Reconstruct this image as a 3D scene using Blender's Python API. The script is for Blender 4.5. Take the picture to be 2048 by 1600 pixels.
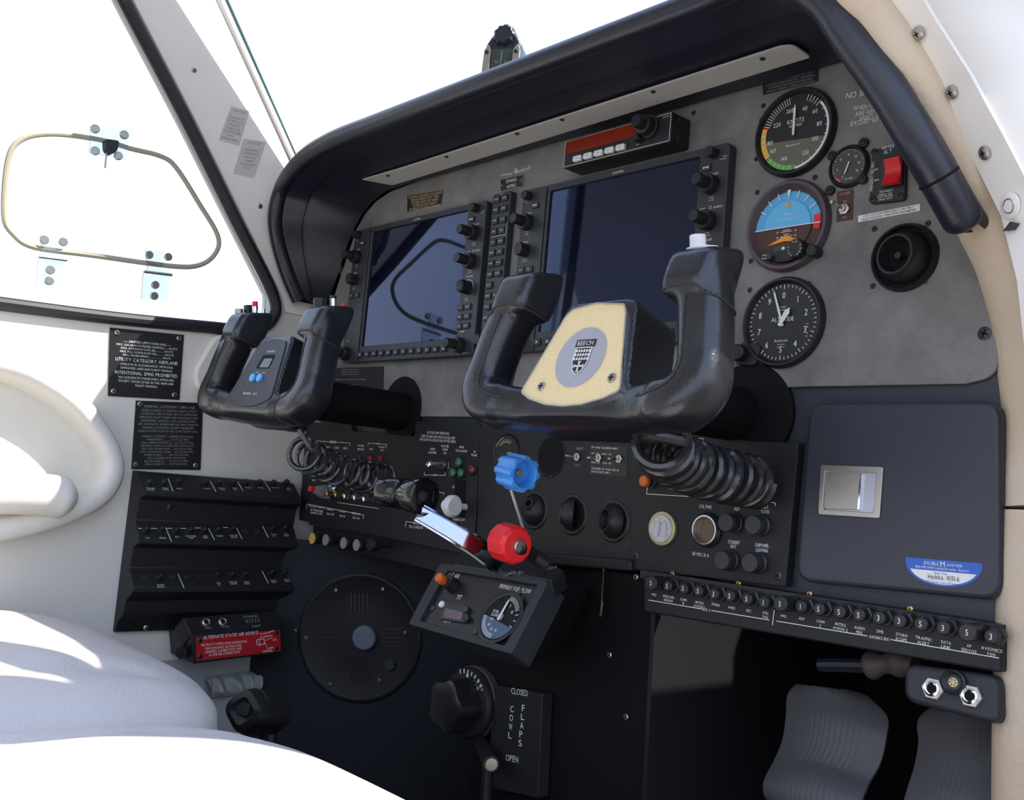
import bpy, bmesh, math, random
from mathutils import Vector as V3, Matrix, noise
random.seed(7)
PI = math.pi
for o in list(bpy.data.objects): bpy.data.objects.remove(o)
SC = bpy.context.scene; COL = SC.collection
# ---------------------------------------------------------------- camera
CAMP = V3((.8381937, -.778783, .030864)); FOC = 1979.3247
CAMR = (1.6584562, -.08892997, .831947)
cd = bpy.data.cameras.new('camera'); cam = bpy.data.objects.new('camera', cd); COL.objects.link(cam)
cam.location = CAMP; cam.rotation_euler = CAMR
cd.sensor_fit = 'HORIZONTAL'; cd.sensor_width = 36; cd.lens = 36*FOC/2048; cd.clip_start = .01; cd.clip_end = 500
SC.camera = cam
RM = cam.rotation_euler.to_matrix()
# ---------------------------------------------------------------- world, sun, exposure
SC.view_settings.view_transform = 'Standard'; SC.view_settings.look = 'None'
SC.view_settings.gamma = 1; SC.view_settings.use_curve_mapping = False; SC.view_settings.exposure = 0.25
w = bpy.data.worlds.new('sky'); SC.world = w; w.use_nodes = True
nt = w.node_tree; nt.nodes.clear()
def nd(t, **k):
    n = nt.nodes.new(t)
    for a, b in k.items(): setattr(n, a, b)
    return n
tc = nd('ShaderNodeTexCoord'); sx = nd('ShaderNodeSeparateXYZ'); nt.links.new(tc.outputs['Generated'], sx.inputs[0])
mr = nd('ShaderNodeMapRange'); mr.inputs[1].default_value = -.3; mr.inputs[2].default_value = .9
nt.links.new(sx.outputs['Z'], mr.inputs[0])
cr = nd('ShaderNodeValToRGB'); nt.links.new(mr.outputs[0], cr.inputs[0])
e = cr.color_ramp.elements; e[0].position = 0; e[0].color = (.38, .36, .33, 1); e[1].position = 1; e[1].color = (.8, 1.1, 1.85, 1)
q = e.new(.22); q.color = (.9, .9, .9, 1)
q = e.new(.27); q.color = (1.25, 1.36, 1.6, 1)
q = e.new(.6); q.color = (1.12, 1.34, 1.8, 1)
bg = nd('ShaderNodeBackground'); bg.inputs[1].default_value = 1.0
ow = nd('ShaderNodeOutputWorld'); nt.links.new(cr.outputs[0], bg.inputs[0]); nt.links.new(bg.outputs[0], ow.inputs[0])
sd = bpy.data.lights.new('sun', 'SUN'); sd.energy = 7.5; sd.angle = .0093; sd.color = (1, .95, .86)
sun = bpy.data.objects.new('sun', sd); COL.objects.link(sun)
sun.rotation_euler = V3((.62, .46, 1)).to_track_quat('Z', 'Y').to_euler()
# ---------------------------------------------------------------- materials
def lin(h):
    if not isinstance(h, str): return tuple(h)+(1,)
    c = [int(h[i:i+2], 16)/255 for i in (0, 2, 4)]
    return tuple((x/12.92 if x < .04045 else ((x+.055)/1.055)**2.4) for x in c)+(1,)
MC = {}
def mat(name, col, rough=.5, metal=0, spec=.5, bump=0, scale=60, mottle=0, mscale=8, coat=0, col2=None, detail=4, wave=0, trans=0, stretch=None):
    if name in MC: return MC[name]
    m = bpy.data.materials.new(name); m.use_nodes = True; t = m.node_tree; b = t.nodes['Principled BSDF']
    b.inputs['Base Color'].default_value = lin(col); b.inputs['Roughness'].default_value = rough; b.inputs['Metallic'].default_value = metal
    b.inputs['Specular IOR Level'].default_value = spec; b.inputs['Coat Weight'].default_value = coat; b.inputs['Transmission Weight'].default_value = trans
    tc = t.nodes.new('ShaderNodeTexCoord'); src = tc.outputs['Object']
    if stretch:
        mp = t.nodes.new('ShaderNodeMapping'); mp.inputs['Scale'].default_value = stretch; t.links.new(src, mp.inputs[0]); src = mp.outputs[0]
    if mottle:
        n = t.nodes.new('ShaderNodeTexNoise'); n.inputs['Scale'].default_value = mscale; n.inputs['Detail'].default_value = detail; n.inputs['Roughness'].default_value = .65
        t.links.new(src, n.inputs[0]); r = t.nodes.new('ShaderNodeMapRange'); r.inputs[1].default_value = .35; r.inputs[2].default_value = .65
        t.links.new(n.outputs[0], r.inputs[0]); x = t.nodes.new('ShaderNodeMix'); x.data_type = 'RGBA'
        c = lin(col); x.inputs[6].default_value = c; x.inputs[7].default_value = lin(col2) if col2 else tuple(min(1, v*(1+mottle)) for v in c[:3])+(1,)
        t.links.new(r.outputs[0], x.inputs[0]); t.links.new(x.outputs[2], b.inputs['Base Color'])
        r2 = t.nodes.new('ShaderNodeMapRange'); r2.inputs[3].default_value = max(0, rough-.08); r2.inputs[4].default_value = min(1, rough+.1)
        t.links.new(n.outputs[0], r2.inputs[0]); t.links.new(r2.outputs[0], b.inputs['Roughness'])
    if bump:
        n = t.nodes.new('ShaderNodeTexNoise'); n.inputs['Scale'].default_value = scale; n.inputs['Detail'].default_value = 3
        t.links.new(src, n.inputs[0]); u = t.nodes.new('ShaderNodeBump'); u.inputs['Strength'].default_value = bump; u.inputs['Distance'].default_value = .002
        t.links.new(n.outputs[0], u.inputs['Height']); t.links.new(u.outputs[0], b.inputs['Normal'])
    if wave:
        n = t.nodes.new('ShaderNodeTexWave'); n.bands_direction = 'Z'; n.inputs['Scale'].default_value = wave
        t.links.new(src, n.inputs[0]); u = t.nodes.new('ShaderNodeBump'); u.inputs['Strength'].default_value = .5; u.inputs['Distance'].default_value = .001
        t.links.new(n.outputs[0], u.inputs['Height']); t.links.new(u.outputs[0], b.inputs['Normal'])
    MC[name] = m; return m
def _tint():
    MC['display screen glass'].node_tree.nodes['Principled BSDF'].inputs['Specular Tint'].default_value = (.42, .55, 1, 1)
def glass_mat():
    m = bpy.data.materials.new('pane glass'); m.use_nodes = True; t = m.node_tree; t.nodes.clear()
    a = t.nodes.new('ShaderNodeBsdfTransparent'); g = t.nodes.new('ShaderNodeBsdfGlossy'); g.inputs['Roughness'].default_value = .0
    f = t.nodes.new('ShaderNodeFresnel'); f.inputs[0].default_value = 1.3; x = t.nodes.new('ShaderNodeMixShader'); o = t.nodes.new('ShaderNodeOutputMaterial')
    a.inputs[0].default_value = (.96, .98, .985, 1)
    t.links.new(f.outputs[0], x.inputs[0]); t.links.new(a.outputs[0], x.inputs[1]); t.links.new(g.outputs[0], x.inputs[2]); t.links.new(x.outputs[0], o.inputs[0])
    return m
GLASS = glass_mat()
M = dict(
 panel=mat('grey panel paint', (.235, .228, .212), .5, spec=.4, bump=.12, scale=900, mottle=.5, mscale=14, detail=8, col2=(.135, .132, .125)),
 sub=mat('black subpanel paint', (.017, .017, .0185), .5, spec=.3, bump=.15, scale=1200),
 black=mat('black plastic', (.014, .014, .016), .42, spec=.45),
 bezel=mat('charcoal display bezel', (.03, .031, .036), .42, spec=.45, bump=.05, scale=1200),
 key=mat('dark key plastic', (.022, .023, .027), .45),
 rubber=mat('black rubber', (.012, .012, .014), .55),
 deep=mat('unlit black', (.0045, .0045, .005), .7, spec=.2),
 hood=mat('black vinyl hood', (.013, .015, .027), .32, spec=.6, bump=.12, scale=700),
 leather=mat('black leather', (.012, .013, .017), .27, spec=.7, bump=.10, scale=420),
 seam=mat('dark stitching', (.03, .028, .026), .7),
 white=mat('white lettering', (.8, .8, .78), .6),
 dim=mat('grey lettering', (.3, .31, .32), .6),
 cream=mat('cream interior paint', (.90, .83, .77), .5, bump=.06, scale=500, mottle=.06, mscale=5),
 wall=mat('light grey interior vinyl', (.68, .655, .60), .55, bump=.15, scale=700, mottle=.1, mscale=4),
 beige=mat('beige leather trim', (.66, .51, .36), .5, bump=.35, scale=220, mottle=.25, mscale=9, col2=(.70, .58, .45)),
 frame=mat('white painted frame', (.84, .80, .75), .4, mottle=.12, mscale=6),
 seat=mat('off white seat leather', (.66, .61, .58), .5, bump=.25, scale=260),
 pocket=mat('pale grey pocket cloth', (.36, .38, .39), .7, bump=.2, scale=400),
 strip=mat('white light strip', (.5, .48, .46), .4),
 steel=mat('brushed nickel', (.5, .47, .43), .36, 1, bump=.05, scale=300, stretch=(1, 1, 30)),
 chrome=mat('chrome', (.85, .86, .9), .09, 1),
 dchrome=mat('dark chrome', (.2, .19, .18), .12, 1),
 brass=mat('brass', (.65, .42, .14), .3, 1),
 screw=mat('steel screw', (.45, .42, .38), .35, .9),
 dscrew=mat('blackened screw', (.05, .05, .052), .35, .5),
 screen=mat('display screen glass', (.003, .0035, .012), .03, spec=.75),
 red=mat('red plastic', (.75, .015, .02), .4),
 redlab=mat('red label', (.45, .01, .018), .45),
 blue=mat('blue plastic', (.05, .26, .72), .35),
 redlens=mat('red display window', (.20, .018, .004), .2),
 maroon=mat('maroon bezel', (.085, .058, .068), .38),
 brown=mat('brown label', (.075, .022, .014), .5),
 green=mat('green lens', (.02, .16, .06), .25),
 redl=mat('dark red lens', (.16, .012, .02), .25),
 orange=mat('orange knob', (.65, .13, .02), .4),
 bknob=mat('dark blue knob', (.03, .04, .2), .4),
 wknob=mat('white plastic', (.72, .72, .7), .4),
 yel=mat('cream ribbed plate', (.86, .68, .36), .45, wave=260),
 gold=mat('gold lettering', (.6, .48, .26), .5),
 goldedge=mat('gold edge', (.6, .45, .2), .35, .8),
 silver=mat('silver medallion', (.5, .52, .58), .35, .6),
 face=mat('black dial face', (.012, .012, .013), .5),
 olive=mat('olive dial face', (.13, .13, .09), .5),
 sky=mat('sky blue dial', (.1, .42, .75), .5),
 dirt=mat('brown dial', (.07, .025, .018), .5),
 lgreen=mat('green arc', (.13, .42, .1), .5),
 yarc=mat('yellow arc', (.75, .45, .06), .5),
 orarc=mat('orange marker', (.9, .32, .01), .5),
 lcd=mat('dark lcd', (.05, .065, .055), .2),
 clear=mat('clear plastic', (.8, .85, .9), .08, trans=.9),
 smoke=mat('clear knob', (.55, .55, .55), .12, trans=.7),
 sticker=mat('pale translucent sticker', (.60, .58, .54), .3),
 wsticker=mat('white label', (.78, .78, .76), .5),
 bsticker=mat('blue label', (.03, .12, .5), .5),
 pedb=mat('pedestal black', (.008, .008, .010), .5, spec=.3, bump=.2, scale=900),
 floor=mat('dark carpet', (.011, .013, .018), .95, bump=.5, scale=500, mottle=.3, mscale=60),
 pedal=mat('worn rubber pedal', (.075, .073, .078), .55, bump=.15, scale=500, mottle=.15, mscale=10),
 duct=mat('brown duct tape', (.07, .052, .045), .6),
 box=mat('textured black box', (.022, .023, .03), .5, bump=.35, scale=900),
 glove=mat('glovebox door paint', (.027, .03, .042), .42, bump=.1, scale=900, mottle=.15, mscale=6),
 sealg=mat('aged window gasket', (.42, .38, .27), .5),
 teal=mat('dark green gasket', (.02, .06, .06), .5),
 steelclock=mat('engraved clock dial', (.6, .6, .58), .35, .3, bump=.9, scale=420),
 purple=mat('worn purple ring', (.12, .07, .09), .4),
 grey=mat('mid grey plastic', (.22, .22, .21), .5),
 grcap=mat('blue grey cap', (.11, .13, .17), .45),
 charplate=mat('charcoal clock plate', (.035, .038, .048), .5, bump=.1, scale=900),
)
_tint()
# ---------------------------------------------------------------- things
WL = {}
def thing(name, label, cat, loc=(0, 0, 0), group=None, kind=None):
    o = bpy.data.objects.new(name, None); COL.objects.link(o); o.location = loc; o.empty_display_size = .02
    WL[o.name] = V3(loc)
    if kind: o['kind'] = kind
    else: o['label'] = label; o['category'] = cat
    if group: o['group'] = group
    return o
def link(name, bm, m, parent=None, bev=0, ang=35, flat=False, mods=(), recalc=True, label=None):
    if recalc: bmesh.ops.recalc_face_normals(bm, faces=bm.faces)
    me = bpy.data.meshes.new(name)
    off = WL[parent.name] if parent else V3((0, 0, 0))
    if parent: bmesh.ops.translate(bm, verts=bm.verts, vec=-off)
    bm.to_mesh(me); bm.free()
    for p in me.polygons: p.use_smooth = not flat
    if not flat: me.set_sharp_from_angle(angle=math.radians(ang))
    me.materials.append(m if not isinstance(m, str) else M[m])
    o = bpy.data.objects.new(name, me); COL.objects.link(o)
    if parent: o.parent = parent
    WL[o.name] = off if parent else V3((0, 0, 0))
    if bev:
        b = o.modifiers.new('bevel', 'BEVEL'); b.width = bev; b.segments = 3; b.limit_method = 'ANGLE'; b.angle_limit = math.radians(40); b.use_clamp_overlap = True
    for t, kw in mods:
        md = o.modifiers.new(t.lower(), t)
        for k, v in kw.items(): setattr(md, k, v)
    if label: o['label'] = label
    return o
def struct(name, bm, m, **k):
    o = link(name, bm, m, None, **k); o['kind'] = 'structure'; return o
# glyphs
GL = {}
def glyph(ch):
    if ch in GL: return GL[ch]
    c = bpy.data.curves.new('g', 'FONT'); c.body = ch; c.size = 1; c.resolution_u = 2
    o = bpy.data.objects.new('g', c); me = bpy.data.meshes.new_from_object(o)
    vs = [(v.co.x, v.co.y) for v in me.vertices]; fs = [tuple(p.vertices) for p in me.polygons]
    mx = max([v[0] for v in vs] or [.3]); mn = min([v[0] for v in vs] or [0])
    bpy.data.objects.remove(o); bpy.data.curves.remove(c); bpy.data.meshes.remove(me)
    GL[ch] = ([(x-mn+.04, y) for x, y in vs], fs, mx-mn+.11); return GL[ch]
CAPH = .7
class Fr:
    def __init__(s, O, U, V):
        s.O = V3(O); s.U = V3(U).normalized(); v = V3(V); s.V = (v-s.U*(s.U.dot(v))).normalized(); s.N = s.U.cross(s.V)
    def P(s, u, v, w=0): return s.O+s.U*u+s.V*v+s.N*w
    def px(s, x, y, w=0):
        d = RM @ V3(((x-1024)/FOC, (800-y)/FOC, -1)); O = s.O+s.N*w
        t = (O-CAMP).dot(s.N)/d.dot(s.N); p = CAMP+d*t-O
        return (p.dot(s.U), p.dot(s.V))
    def pxs(s, pts, w=0): return [s.px(x, y, w) for x, y in pts]
def at(x, y, ax, val):
    d = RM @ V3(((x-1024)/FOC, (800-y)/FOC, -1)); t = (val-CAMP[ax])/d[ax]; return CAMP+d*t
def rnd(pts, r, seg=4):
    out = []; n = len(pts)
    for i in range(n):
        rr = r[i] if isinstance(r, (list, tuple)) else r
        p = V3(pts[i]+(0,)) if len(pts[i]) == 2 else V3(pts[i]); a = V3(tuple(pts[i-1])[:2]+(0,)); b = V3(tuple(pts[(i+1) % n])[:2]+(0,))
        da = (a-p); db = (b-p); k = min(rr, da.length*.48, db.length*.48)
        if k < 1e-5: out.append((p.x, p.y)); continue
        A = p+da.normalized()*k; B = p+db.normalized()*k
        for j in range(seg+1):
            t = j/seg; q = A*(1-t)**2+p*2*t*(1-t)+B*t*t; out.append((q.x, q.y))
    return out
def rect(u0, v0, u1, v1): return [(u0, v0), (u1, v0), (u1, v1), (u0, v1)]
class B:
    def __init__(s, F): s.F = F; s.bm = bmesh.new()
    def slab(s, poly, w0, w1):
        n = len(poly); a = [s.bm.verts.new(s.F.P(u, v, w0)) for u, v in poly]; b = [s.bm.verts.new(s.F.P(u, v, w1)) for u, v in poly]
        s.bm.faces.new(b); s.bm.faces.new(a[::-1])
        for i in range(n): s.bm.faces.new((a[i], a[(i+1) % n], b[(i+1) % n], b[i]))
        return s
    def face(s, poly, w): s.bm.faces.new([s.bm.verts.new(s.F.P(u, v, w)) for u, v in poly]); return s
    def ring(s, outer, inner, w0, w1):
        n = len(outer); R = []
        for pl, w in ((outer, w0), (outer, w1), (inner, w1), (inner, w0)): R.append([s.bm.verts.new(s.F.P(u, v, w)) for u, v in pl])
        for k in range(4):
            a = R[k]; b = R[(k+1) % 4]
            for i in range(n): s.bm.faces.new((a[i], a[(i+1) % n], b[(i+1) % n], b[i]))
        return s
    def lathe(s, u, v, prof, seg=32, lob=None, tilt=None, a0=0, a1=None):
        R = []
        for r, w in prof:
            if r < 1e-6: R.append([s.bm.verts.new(s.F.P(u, v, w))]*1); continue
            rg = []
            for i in range(seg):
                t = 2*PI*i/seg+a0; q = r*(1+(lob[1]*(1 if math.cos(lob[0]*t) > lob[2] else -1) if lob and lob[3] <= w else 0)) if lob else r
                rg.append(s.bm.verts.new(s.F.P(u+q*math.cos(t), v+q*math.sin(t), w)))
            R.append(rg)
        for a, b in zip(R, R[1:]):
            if len(a) == 1 and len(b) == 1: continue
            for i in range(seg):
                j = (i+1) % seg
                if len(a) == 1: s.bm.faces.new((a[0], b[j], b[i]))
                elif len(b) == 1: s.bm.faces.new((a[i], a[j], b[0]))
                else: s.bm.faces.new((a[i], a[j], b[j], b[i]))
        return s
    def cyl(s, u, v, r, w0, w1, seg=24, ch=None):
        c = min(r*.15, abs(w1-w0)*.3) if ch is None else ch
        return s.lathe(u, v, [(0, w0), (r, w0), (r, w1-c), (r-c, w1), (0, w1)], seg)
    def tor(s, u, v, R, r, w, seg=36, k=8):
        return s.lathe(u, v, [(R+r*math.cos(2*PI*i/k), w+r*math.sin(2*PI*i/k)) for i in range(k+1)], seg)
    def line(s, a, b, wd, w, t=.0003):
        a = V3(a+(0,)); b = V3(b+(0,)); d = (b-a).normalized(); n = V3((-d.y, d.x, 0))*wd/2
        return s.slab([((a-n).x, (a-n).y), ((b-n).x, (b-n).y), ((b+n).x, (b+n).y), ((a+n).x, (a+n).y)], w, w+t)
    def pline(s, pts, wd, w):
        for a, b in zip(pts, pts[1:]): s.line(a, b, wd, w)
        return s
    def arc(s, u, v, r0, r1, a0, a1, w, n=20):
        P = [(u+r1*math.sin(a0+(a1-a0)*i/n), v+r1*math.cos(a0+(a1-a0)*i/n)) for i in range(n+1)]
        Q = [(u+r0*math.sin(a0+(a1-a0)*i/n), v+r0*math.cos(a0+(a1-a0)*i/n)) for i in range(n+1)]
        for i in range(n): s.face([P[i], P[i+1], Q[i+1], Q[i]], w)
        return s
    def txt(s, st, o, du, dv, w):
        """text with baseline origin o, baseline vector du over the whole string, cap-height vector dv"""
        tot = sum(.34 if c == ' ' else glyph(c)[2] for c in st); x = 0
        if tot <= 0: return s
        for c in st:
            if c == ' ': x += .34; continue
            vs, fs, adv = glyph(c)
            nv = [s.bm.verts.new(s.F.P(o[0]+du[0]*(x+a)/tot+dv[0]*b/CAPH, o[1]+du[1]*(x+a)/tot+dv[1]*b/CAPH, w)) for a, b in vs]
            for f in fs:
                try: s.bm.faces.new([nv[i] for i in f])
                except ValueError: pass
            x += adv
        return s
    def t(s, st, u, v, h, w=.0004, al='c', cond=.85, rot=0, wd=None):
        """text of cap height h, centred/left at (u,v) baseline"""
        tot = sum(.34 if c == ' ' else glyph(c)[2] for c in st); L = wd if wd else tot*h/CAPH*cond
        c, n = math.cos(rot), math.sin(rot); k = {'c': .5, 'l': 0, 'r': 1}[al]
        return s.txt(st, (u-c*L*k, v-n*L*k), (c*L, n*L), (-n*h, c*h), w)
    def block(s, TL, TR, BL, lines, w=.0004, fill=.62, al='c', mg=.03, cond=.9):
        """lines laid in the quad given in uv"""
        TL, TR, BL = [V3(p+(0,)) for p in (TL, TR, BL)]; U = TR-TL; D = BL-TL; n = sum((l[1] if isinstance(l, tuple) else 1) for l in lines); y = 0
        for l in lines:
            st, k = l if isinstance(l, tuple) else (l, 1)
            y += k
            if not st: continue
            h = D*(-fill*k/n); base = TL+D*((y-k*(1-fill)/2)/n); tot = sum(.34 if c == ' ' else glyph(c)[2] for c in st)
            L = min(tot*h.length/CAPH*cond/U.length, 1-2*mg)
            x0 = mg if al == 'l' else .5-L/2
            o = base+U*x0; s.txt(st, (o.x, o.y), (U.x*L, U.y*L), (h.x, h.y), w)
        return s
    def tube(s, pts, r, seg=10, cap=True, closed=False, ell=None):
        pts = [V3(p) for p in pts]; n = len(pts); prev = None; R = []
        for i, p in enumerate(pts):
            a = pts[i-1] if (i > 0 or closed) else p; b = pts[(i+1) % n] if (i < n-1 or closed) else p
            t = (b-a).normalized()
            if prev is None: x = t.orthogonal().normalized()
            else: x = (prev-t*prev.dot(t)).normalized()
            prev = x; y = t.cross(x); rr = r[i] if isinstance(r, (list, tuple)) else r
            if ell is not None:
                y = (ell-t*ell.dot(t)).normalized(); x = y.cross(t); ra, rb = rr
                R.append([s.bm.verts.new(p+x*ra*math.cos(2*PI*k/seg)+y*rb*math.sin(2*PI*k/seg)) for k in range(seg)])
            else: R.append([s.bm.verts.new(p+(x*math.cos(2*PI*k/seg)+y*math.sin(2*PI*k/seg))*rr) for k in range(seg)])
        for i in range(n if closed else n-1):
            a = R[i]; b = R[(i+1) % n]
            for k in range(seg): s.bm.faces.new((a[k], a[(k+1) % seg], b[(k+1) % seg], b[k]))
        if cap and not closed: s.bm.faces.new(R[0][::-1]); s.bm.faces.new(R[-1])
        return s
    def go(s, name, m, parent=None, **k): return link(name, s.bm, m, parent, **k)
def smooth_path(pts, sub=6, closed=False):
    P = [V3(p) for p in pts]; n = len(P); out = []
    for i in range(n if closed else n-1):
        if closed: a, b, c, d = P[i-1], P[i], P[(i+1) % n], P[(i+2) % n]
        else: a = P[max(i-1, 0)]; b = P[i]; c = P[i+1]; d = P[min(i+2, n-1)]
        for k in range(sub):
            t = k/sub; out.append(.5*((2*b)+(c-a)*t+(2*a-5*b+4*c-d)*t*t+(3*b-a-3*c+d)*t**3))
    if not closed: out.append(P[-1])
    return out
def grid(bm, rows, closed=False):
    R = [[bm.verts.new(p) for p in r] for r in rows]
    for a, b in zip(R, R[1:]):
        for i in range(len(a)-1): bm.faces.new((a[i], a[i+1], b[i+1], b[i]))
    return R
PF = Fr((0, 0, 0), (1, 0, 0), (0, 0, 1))            # instrument panel plane, normal to the cabin
WF = Fr((-.5, 0, 0), (0, 1, 0), (0, 0, 1))          # left cabin wall, normal to the right
def screws(F, pts, T, r=.003, w=.0, m='dscrew', px=True, pw=None, h=.0012, cross='deep'):
    for p in pts:
        u, v = F.px(p[0], p[1], w) if px else p
        s = B(F).lathe(u, v, [(0, w), (r, w), (r, w+h*.4), (r*.7, w+h), (0, w+h)], 14).go('screw', m, T)
        a = random.random()*PI
        b = B(F)
        for k in (0, PI/2): b.line((u-r*.6*math.cos(a+k), v-r*.6*math.sin(a+k)), (u+r*.6*math.cos(a+k), v+r*.6*math.sin(a+k)), r*.25, w+h, .0001)
        b.go('screw_slot', cross, s)
exec_parts = True
# ================================================================ the cabin shell
winpts = [(-.505, .1975), (-.445, .2), (-.31, .207), (-.165, .219), (-.105, .226), (-.075, .247), (-.078, .285), (-.15, .381), (-.245, .508), (-.345, .635), (-.39, .70), (-.44, .735), (-.52, .74), (-.565, .70), (-.56, .45), (-.54, .24)]
b = B(WF)
b.slab([(.5, -.75), (.5, .24), (.03, .24), (-.02, .26), (-.075, .247), (-.105, .226), (-.165, .219), (-.31, .207), (-.445, .2), (-.505, .1975), (-.54, .24), (-.56, .45), (-1.7, .45), (-1.7, -.75)], -.03, 0)
b.slab([(-.075, .247), (-.02, .26), (.03, .24), (.06, .30), (-.078, .502), (-.215, .689), (-.30, .82), (-.48, .82), (-.44, .735), (-.39, .70), (-.345, .635), (-.245, .508), (-.15, .381), (-.078, .285)], -.03, 0)
b.slab([(-.48, .82), (-1.7, .82), (-1.7, .45), (-.56, .45), (-.565, .70), (-.52, .74), (-.44, .735)], -.03, 0)
struct('wall_left', b.bm, 'wall')
# pillar facing panel in cream, laid on the wall
pl = [(-.055, .262), (.0, .262), (.03, .30), (-.078, .494), (-.215, .681), (-.30, .80), (-.42, .80), (-.37, .69), (-.33, .635), (-.23, .508), (-.135, .381), (-.063, .285)]
pil = thing('pillar_cover', 'cream painted windshield pillar cover between side window and windshield', 'pillar', (-.5, -.2, .45))
B(WF).slab(pl, 0, .004).go('cover_panel', 'cream', pil, bev=.002)
screws(WF, [(388, 140), (520, 412)], pil, .0042, .004, 'screw')
e2 = smooth_path([WF.P(a, c, .004) for a, c in [(.05, .32), (-.074, .5), (-.21, .688), (-.3, .82)]], 6)
B(WF).tube(e2, .0045, 8).go('edge_beading', 'cream', pil)
# window 1 pane and its black gasket
b = B(WF).slab(winpts, -.022, -.018); struct('window_1', b.bm, GLASS)
g = thing('window_gasket', 'thick black rubber seal around the left side window', 'window seal', (-.5, -.6, .2))
path = smooth_path([WF.P(a, c, .003) for a, c in winpts], 5, closed=True)
B(WF).tube(path, .0088, 10, closed=True).go('rubber_bead', 'rubber', g)
sl = smooth_path([WF.P(*WF.px(x, y), .004) for x, y in [(210, 636), (300, 644), (400, 655), (490, 666)]], 4)
B(WF).tube(sl, .0028, 8).go('lower_lip', 'rubber', g)
# storm window in the pane
st = thing('storm_window', 'small hinged clear vent window with an olive gasket in the side window', 'vent window', (-.5, -.35, .28))
ring_px = [(8, 430), (16, 320), (45, 278), (110, 268), (200, 280), (260, 297), (320, 312), (352, 335), (400, 410), (435, 470), (432, 505), (400, 530), (340, 532), (180, 510), (70, 495), (28, 470)]
rp = smooth_path([WF.P(*WF.px(x, y, -.014), -.014) for x, y in ring_px], 5, closed=True)
B(WF).tube(rp, .0035, 8, closed=True).go('gasket', 'sealg', st)
for hx, hy in ((100, 500), (310, 530)):
    h = B(WF).slab(WF.pxs([(hx-20, hy-30), (hx+16, hy-28), (hx+14, hy+10), (hx+30, hy+14), (hx+22, hy+72), (hx-28, hy+68), (hx-24, hy+12), (hx-16, hy+8)], -.012), -.012, -.010).go('hinge', 'clear', st)
    B(WF).tube([WF.P(*WF.px(hx-22, hy+13, -.008), -.008), WF.P(*WF.px(hx+34, hy+20, -.008), -.008)], .002, 8).go('hinge_pin', 'screw', h)
    b = B(WF)
    for dx, dy in ((-12, -20), (26, -16), (0, 40), (-2, 62)): u, v = WF.px(hx+dx, hy+dy, -.009); b.cyl(u, v, .0055, -.010, -.006, 14)
    b.go('hinge_rivets', 'screw', h)
h = B(WF).slab(WF.pxs([(180, 252), (262, 258), (250, 318), (178, 306)], -.012), -.012, -.010).go('latch_plate', 'clear', st)
b = B(WF)
for x, y in ((190, 258), (248, 270), (190, 302), (236, 312)): u, v = WF.px(x, y, -.009); b.cyl(u, v, .0058, -.010, -.006, 14)
b.go('latch_rivets', 'screw', h)
B(WF).slab(rnd(WF.pxs([(206, 280), (234, 284), (230, 304), (218, 312), (207, 303)], -.006), .004), -.010, .004).go('latch_knob', 'rubber', st, bev=.001)
B(WF).tube([WF.P(*WF.px(213, 306, -.004), -.004), WF.P(*WF.px(210, 336, -.004), -.004)], .0012, 8).go('latch_pin', 'steel', st)
# windshield
bm = bmesh.new(); rows = []
for i in range(13):
    x = -.5+i/12; k = 1-(abs(x-.0)/.5)**2.2; k = max(k, 0); row = []
    for j in range(7):
        t = j/6; y = .10-.42*t+.33*k*(1-.5*t); z = .29+.50*t+.04*k*t
        row.append(V3((x*(1-.08*t), y, z)))
    rows.append(row)
grid(bm, rows); struct('window_2', bm, GLASS, recalc=False)
b = B(WF).tube(smooth_path([WF.P(a, c, .002) for a, c in [(.062, .32), (-.066, .5), (-.204, .694), (-.3, .83)]], 6), .0035, 8)
gk = thing('windshield_gasket', 'thin dark green seal along the left edge of the windshield', 'window seal', (-.5, 0, .45)); b.go('gasket_strip', 'teal', gk)
# roof, firewall, floor, left lower
b = bmesh.new(); rows = []
for i in range(13):
    a = -1+i/6; rows.append([V3((.5*math.sin(a*PI/2*.98), y, .80+.10*math.cos(a*PI/2))) for y in (-.36, -1.0, -1.7)])
grid(b, rows); struct('ceiling', b, 'wall', recalc=False, mods=[('SOLIDIFY', dict(thickness=.02, offset=1))])
FF = Fr((0, .42, 0), (1, 0, 0), (0, 0, 1))
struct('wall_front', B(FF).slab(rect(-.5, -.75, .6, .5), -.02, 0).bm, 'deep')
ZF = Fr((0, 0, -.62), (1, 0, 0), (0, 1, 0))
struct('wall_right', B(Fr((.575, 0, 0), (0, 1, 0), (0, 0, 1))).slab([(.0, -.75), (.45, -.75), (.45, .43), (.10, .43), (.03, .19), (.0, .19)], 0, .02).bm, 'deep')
struct('floor', B(ZF).slab(rect(-.5, -1.7, .6, .42), -.02, 0).bm, 'floor')
# right side of the doorway: sill, beige roll, white frame
def P3(l): return [at(x, y, 0, X) for x, y, X in l]
RG = Fr((.60, 0, 0), (0, 1, 0), (0, 0, 1))
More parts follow.
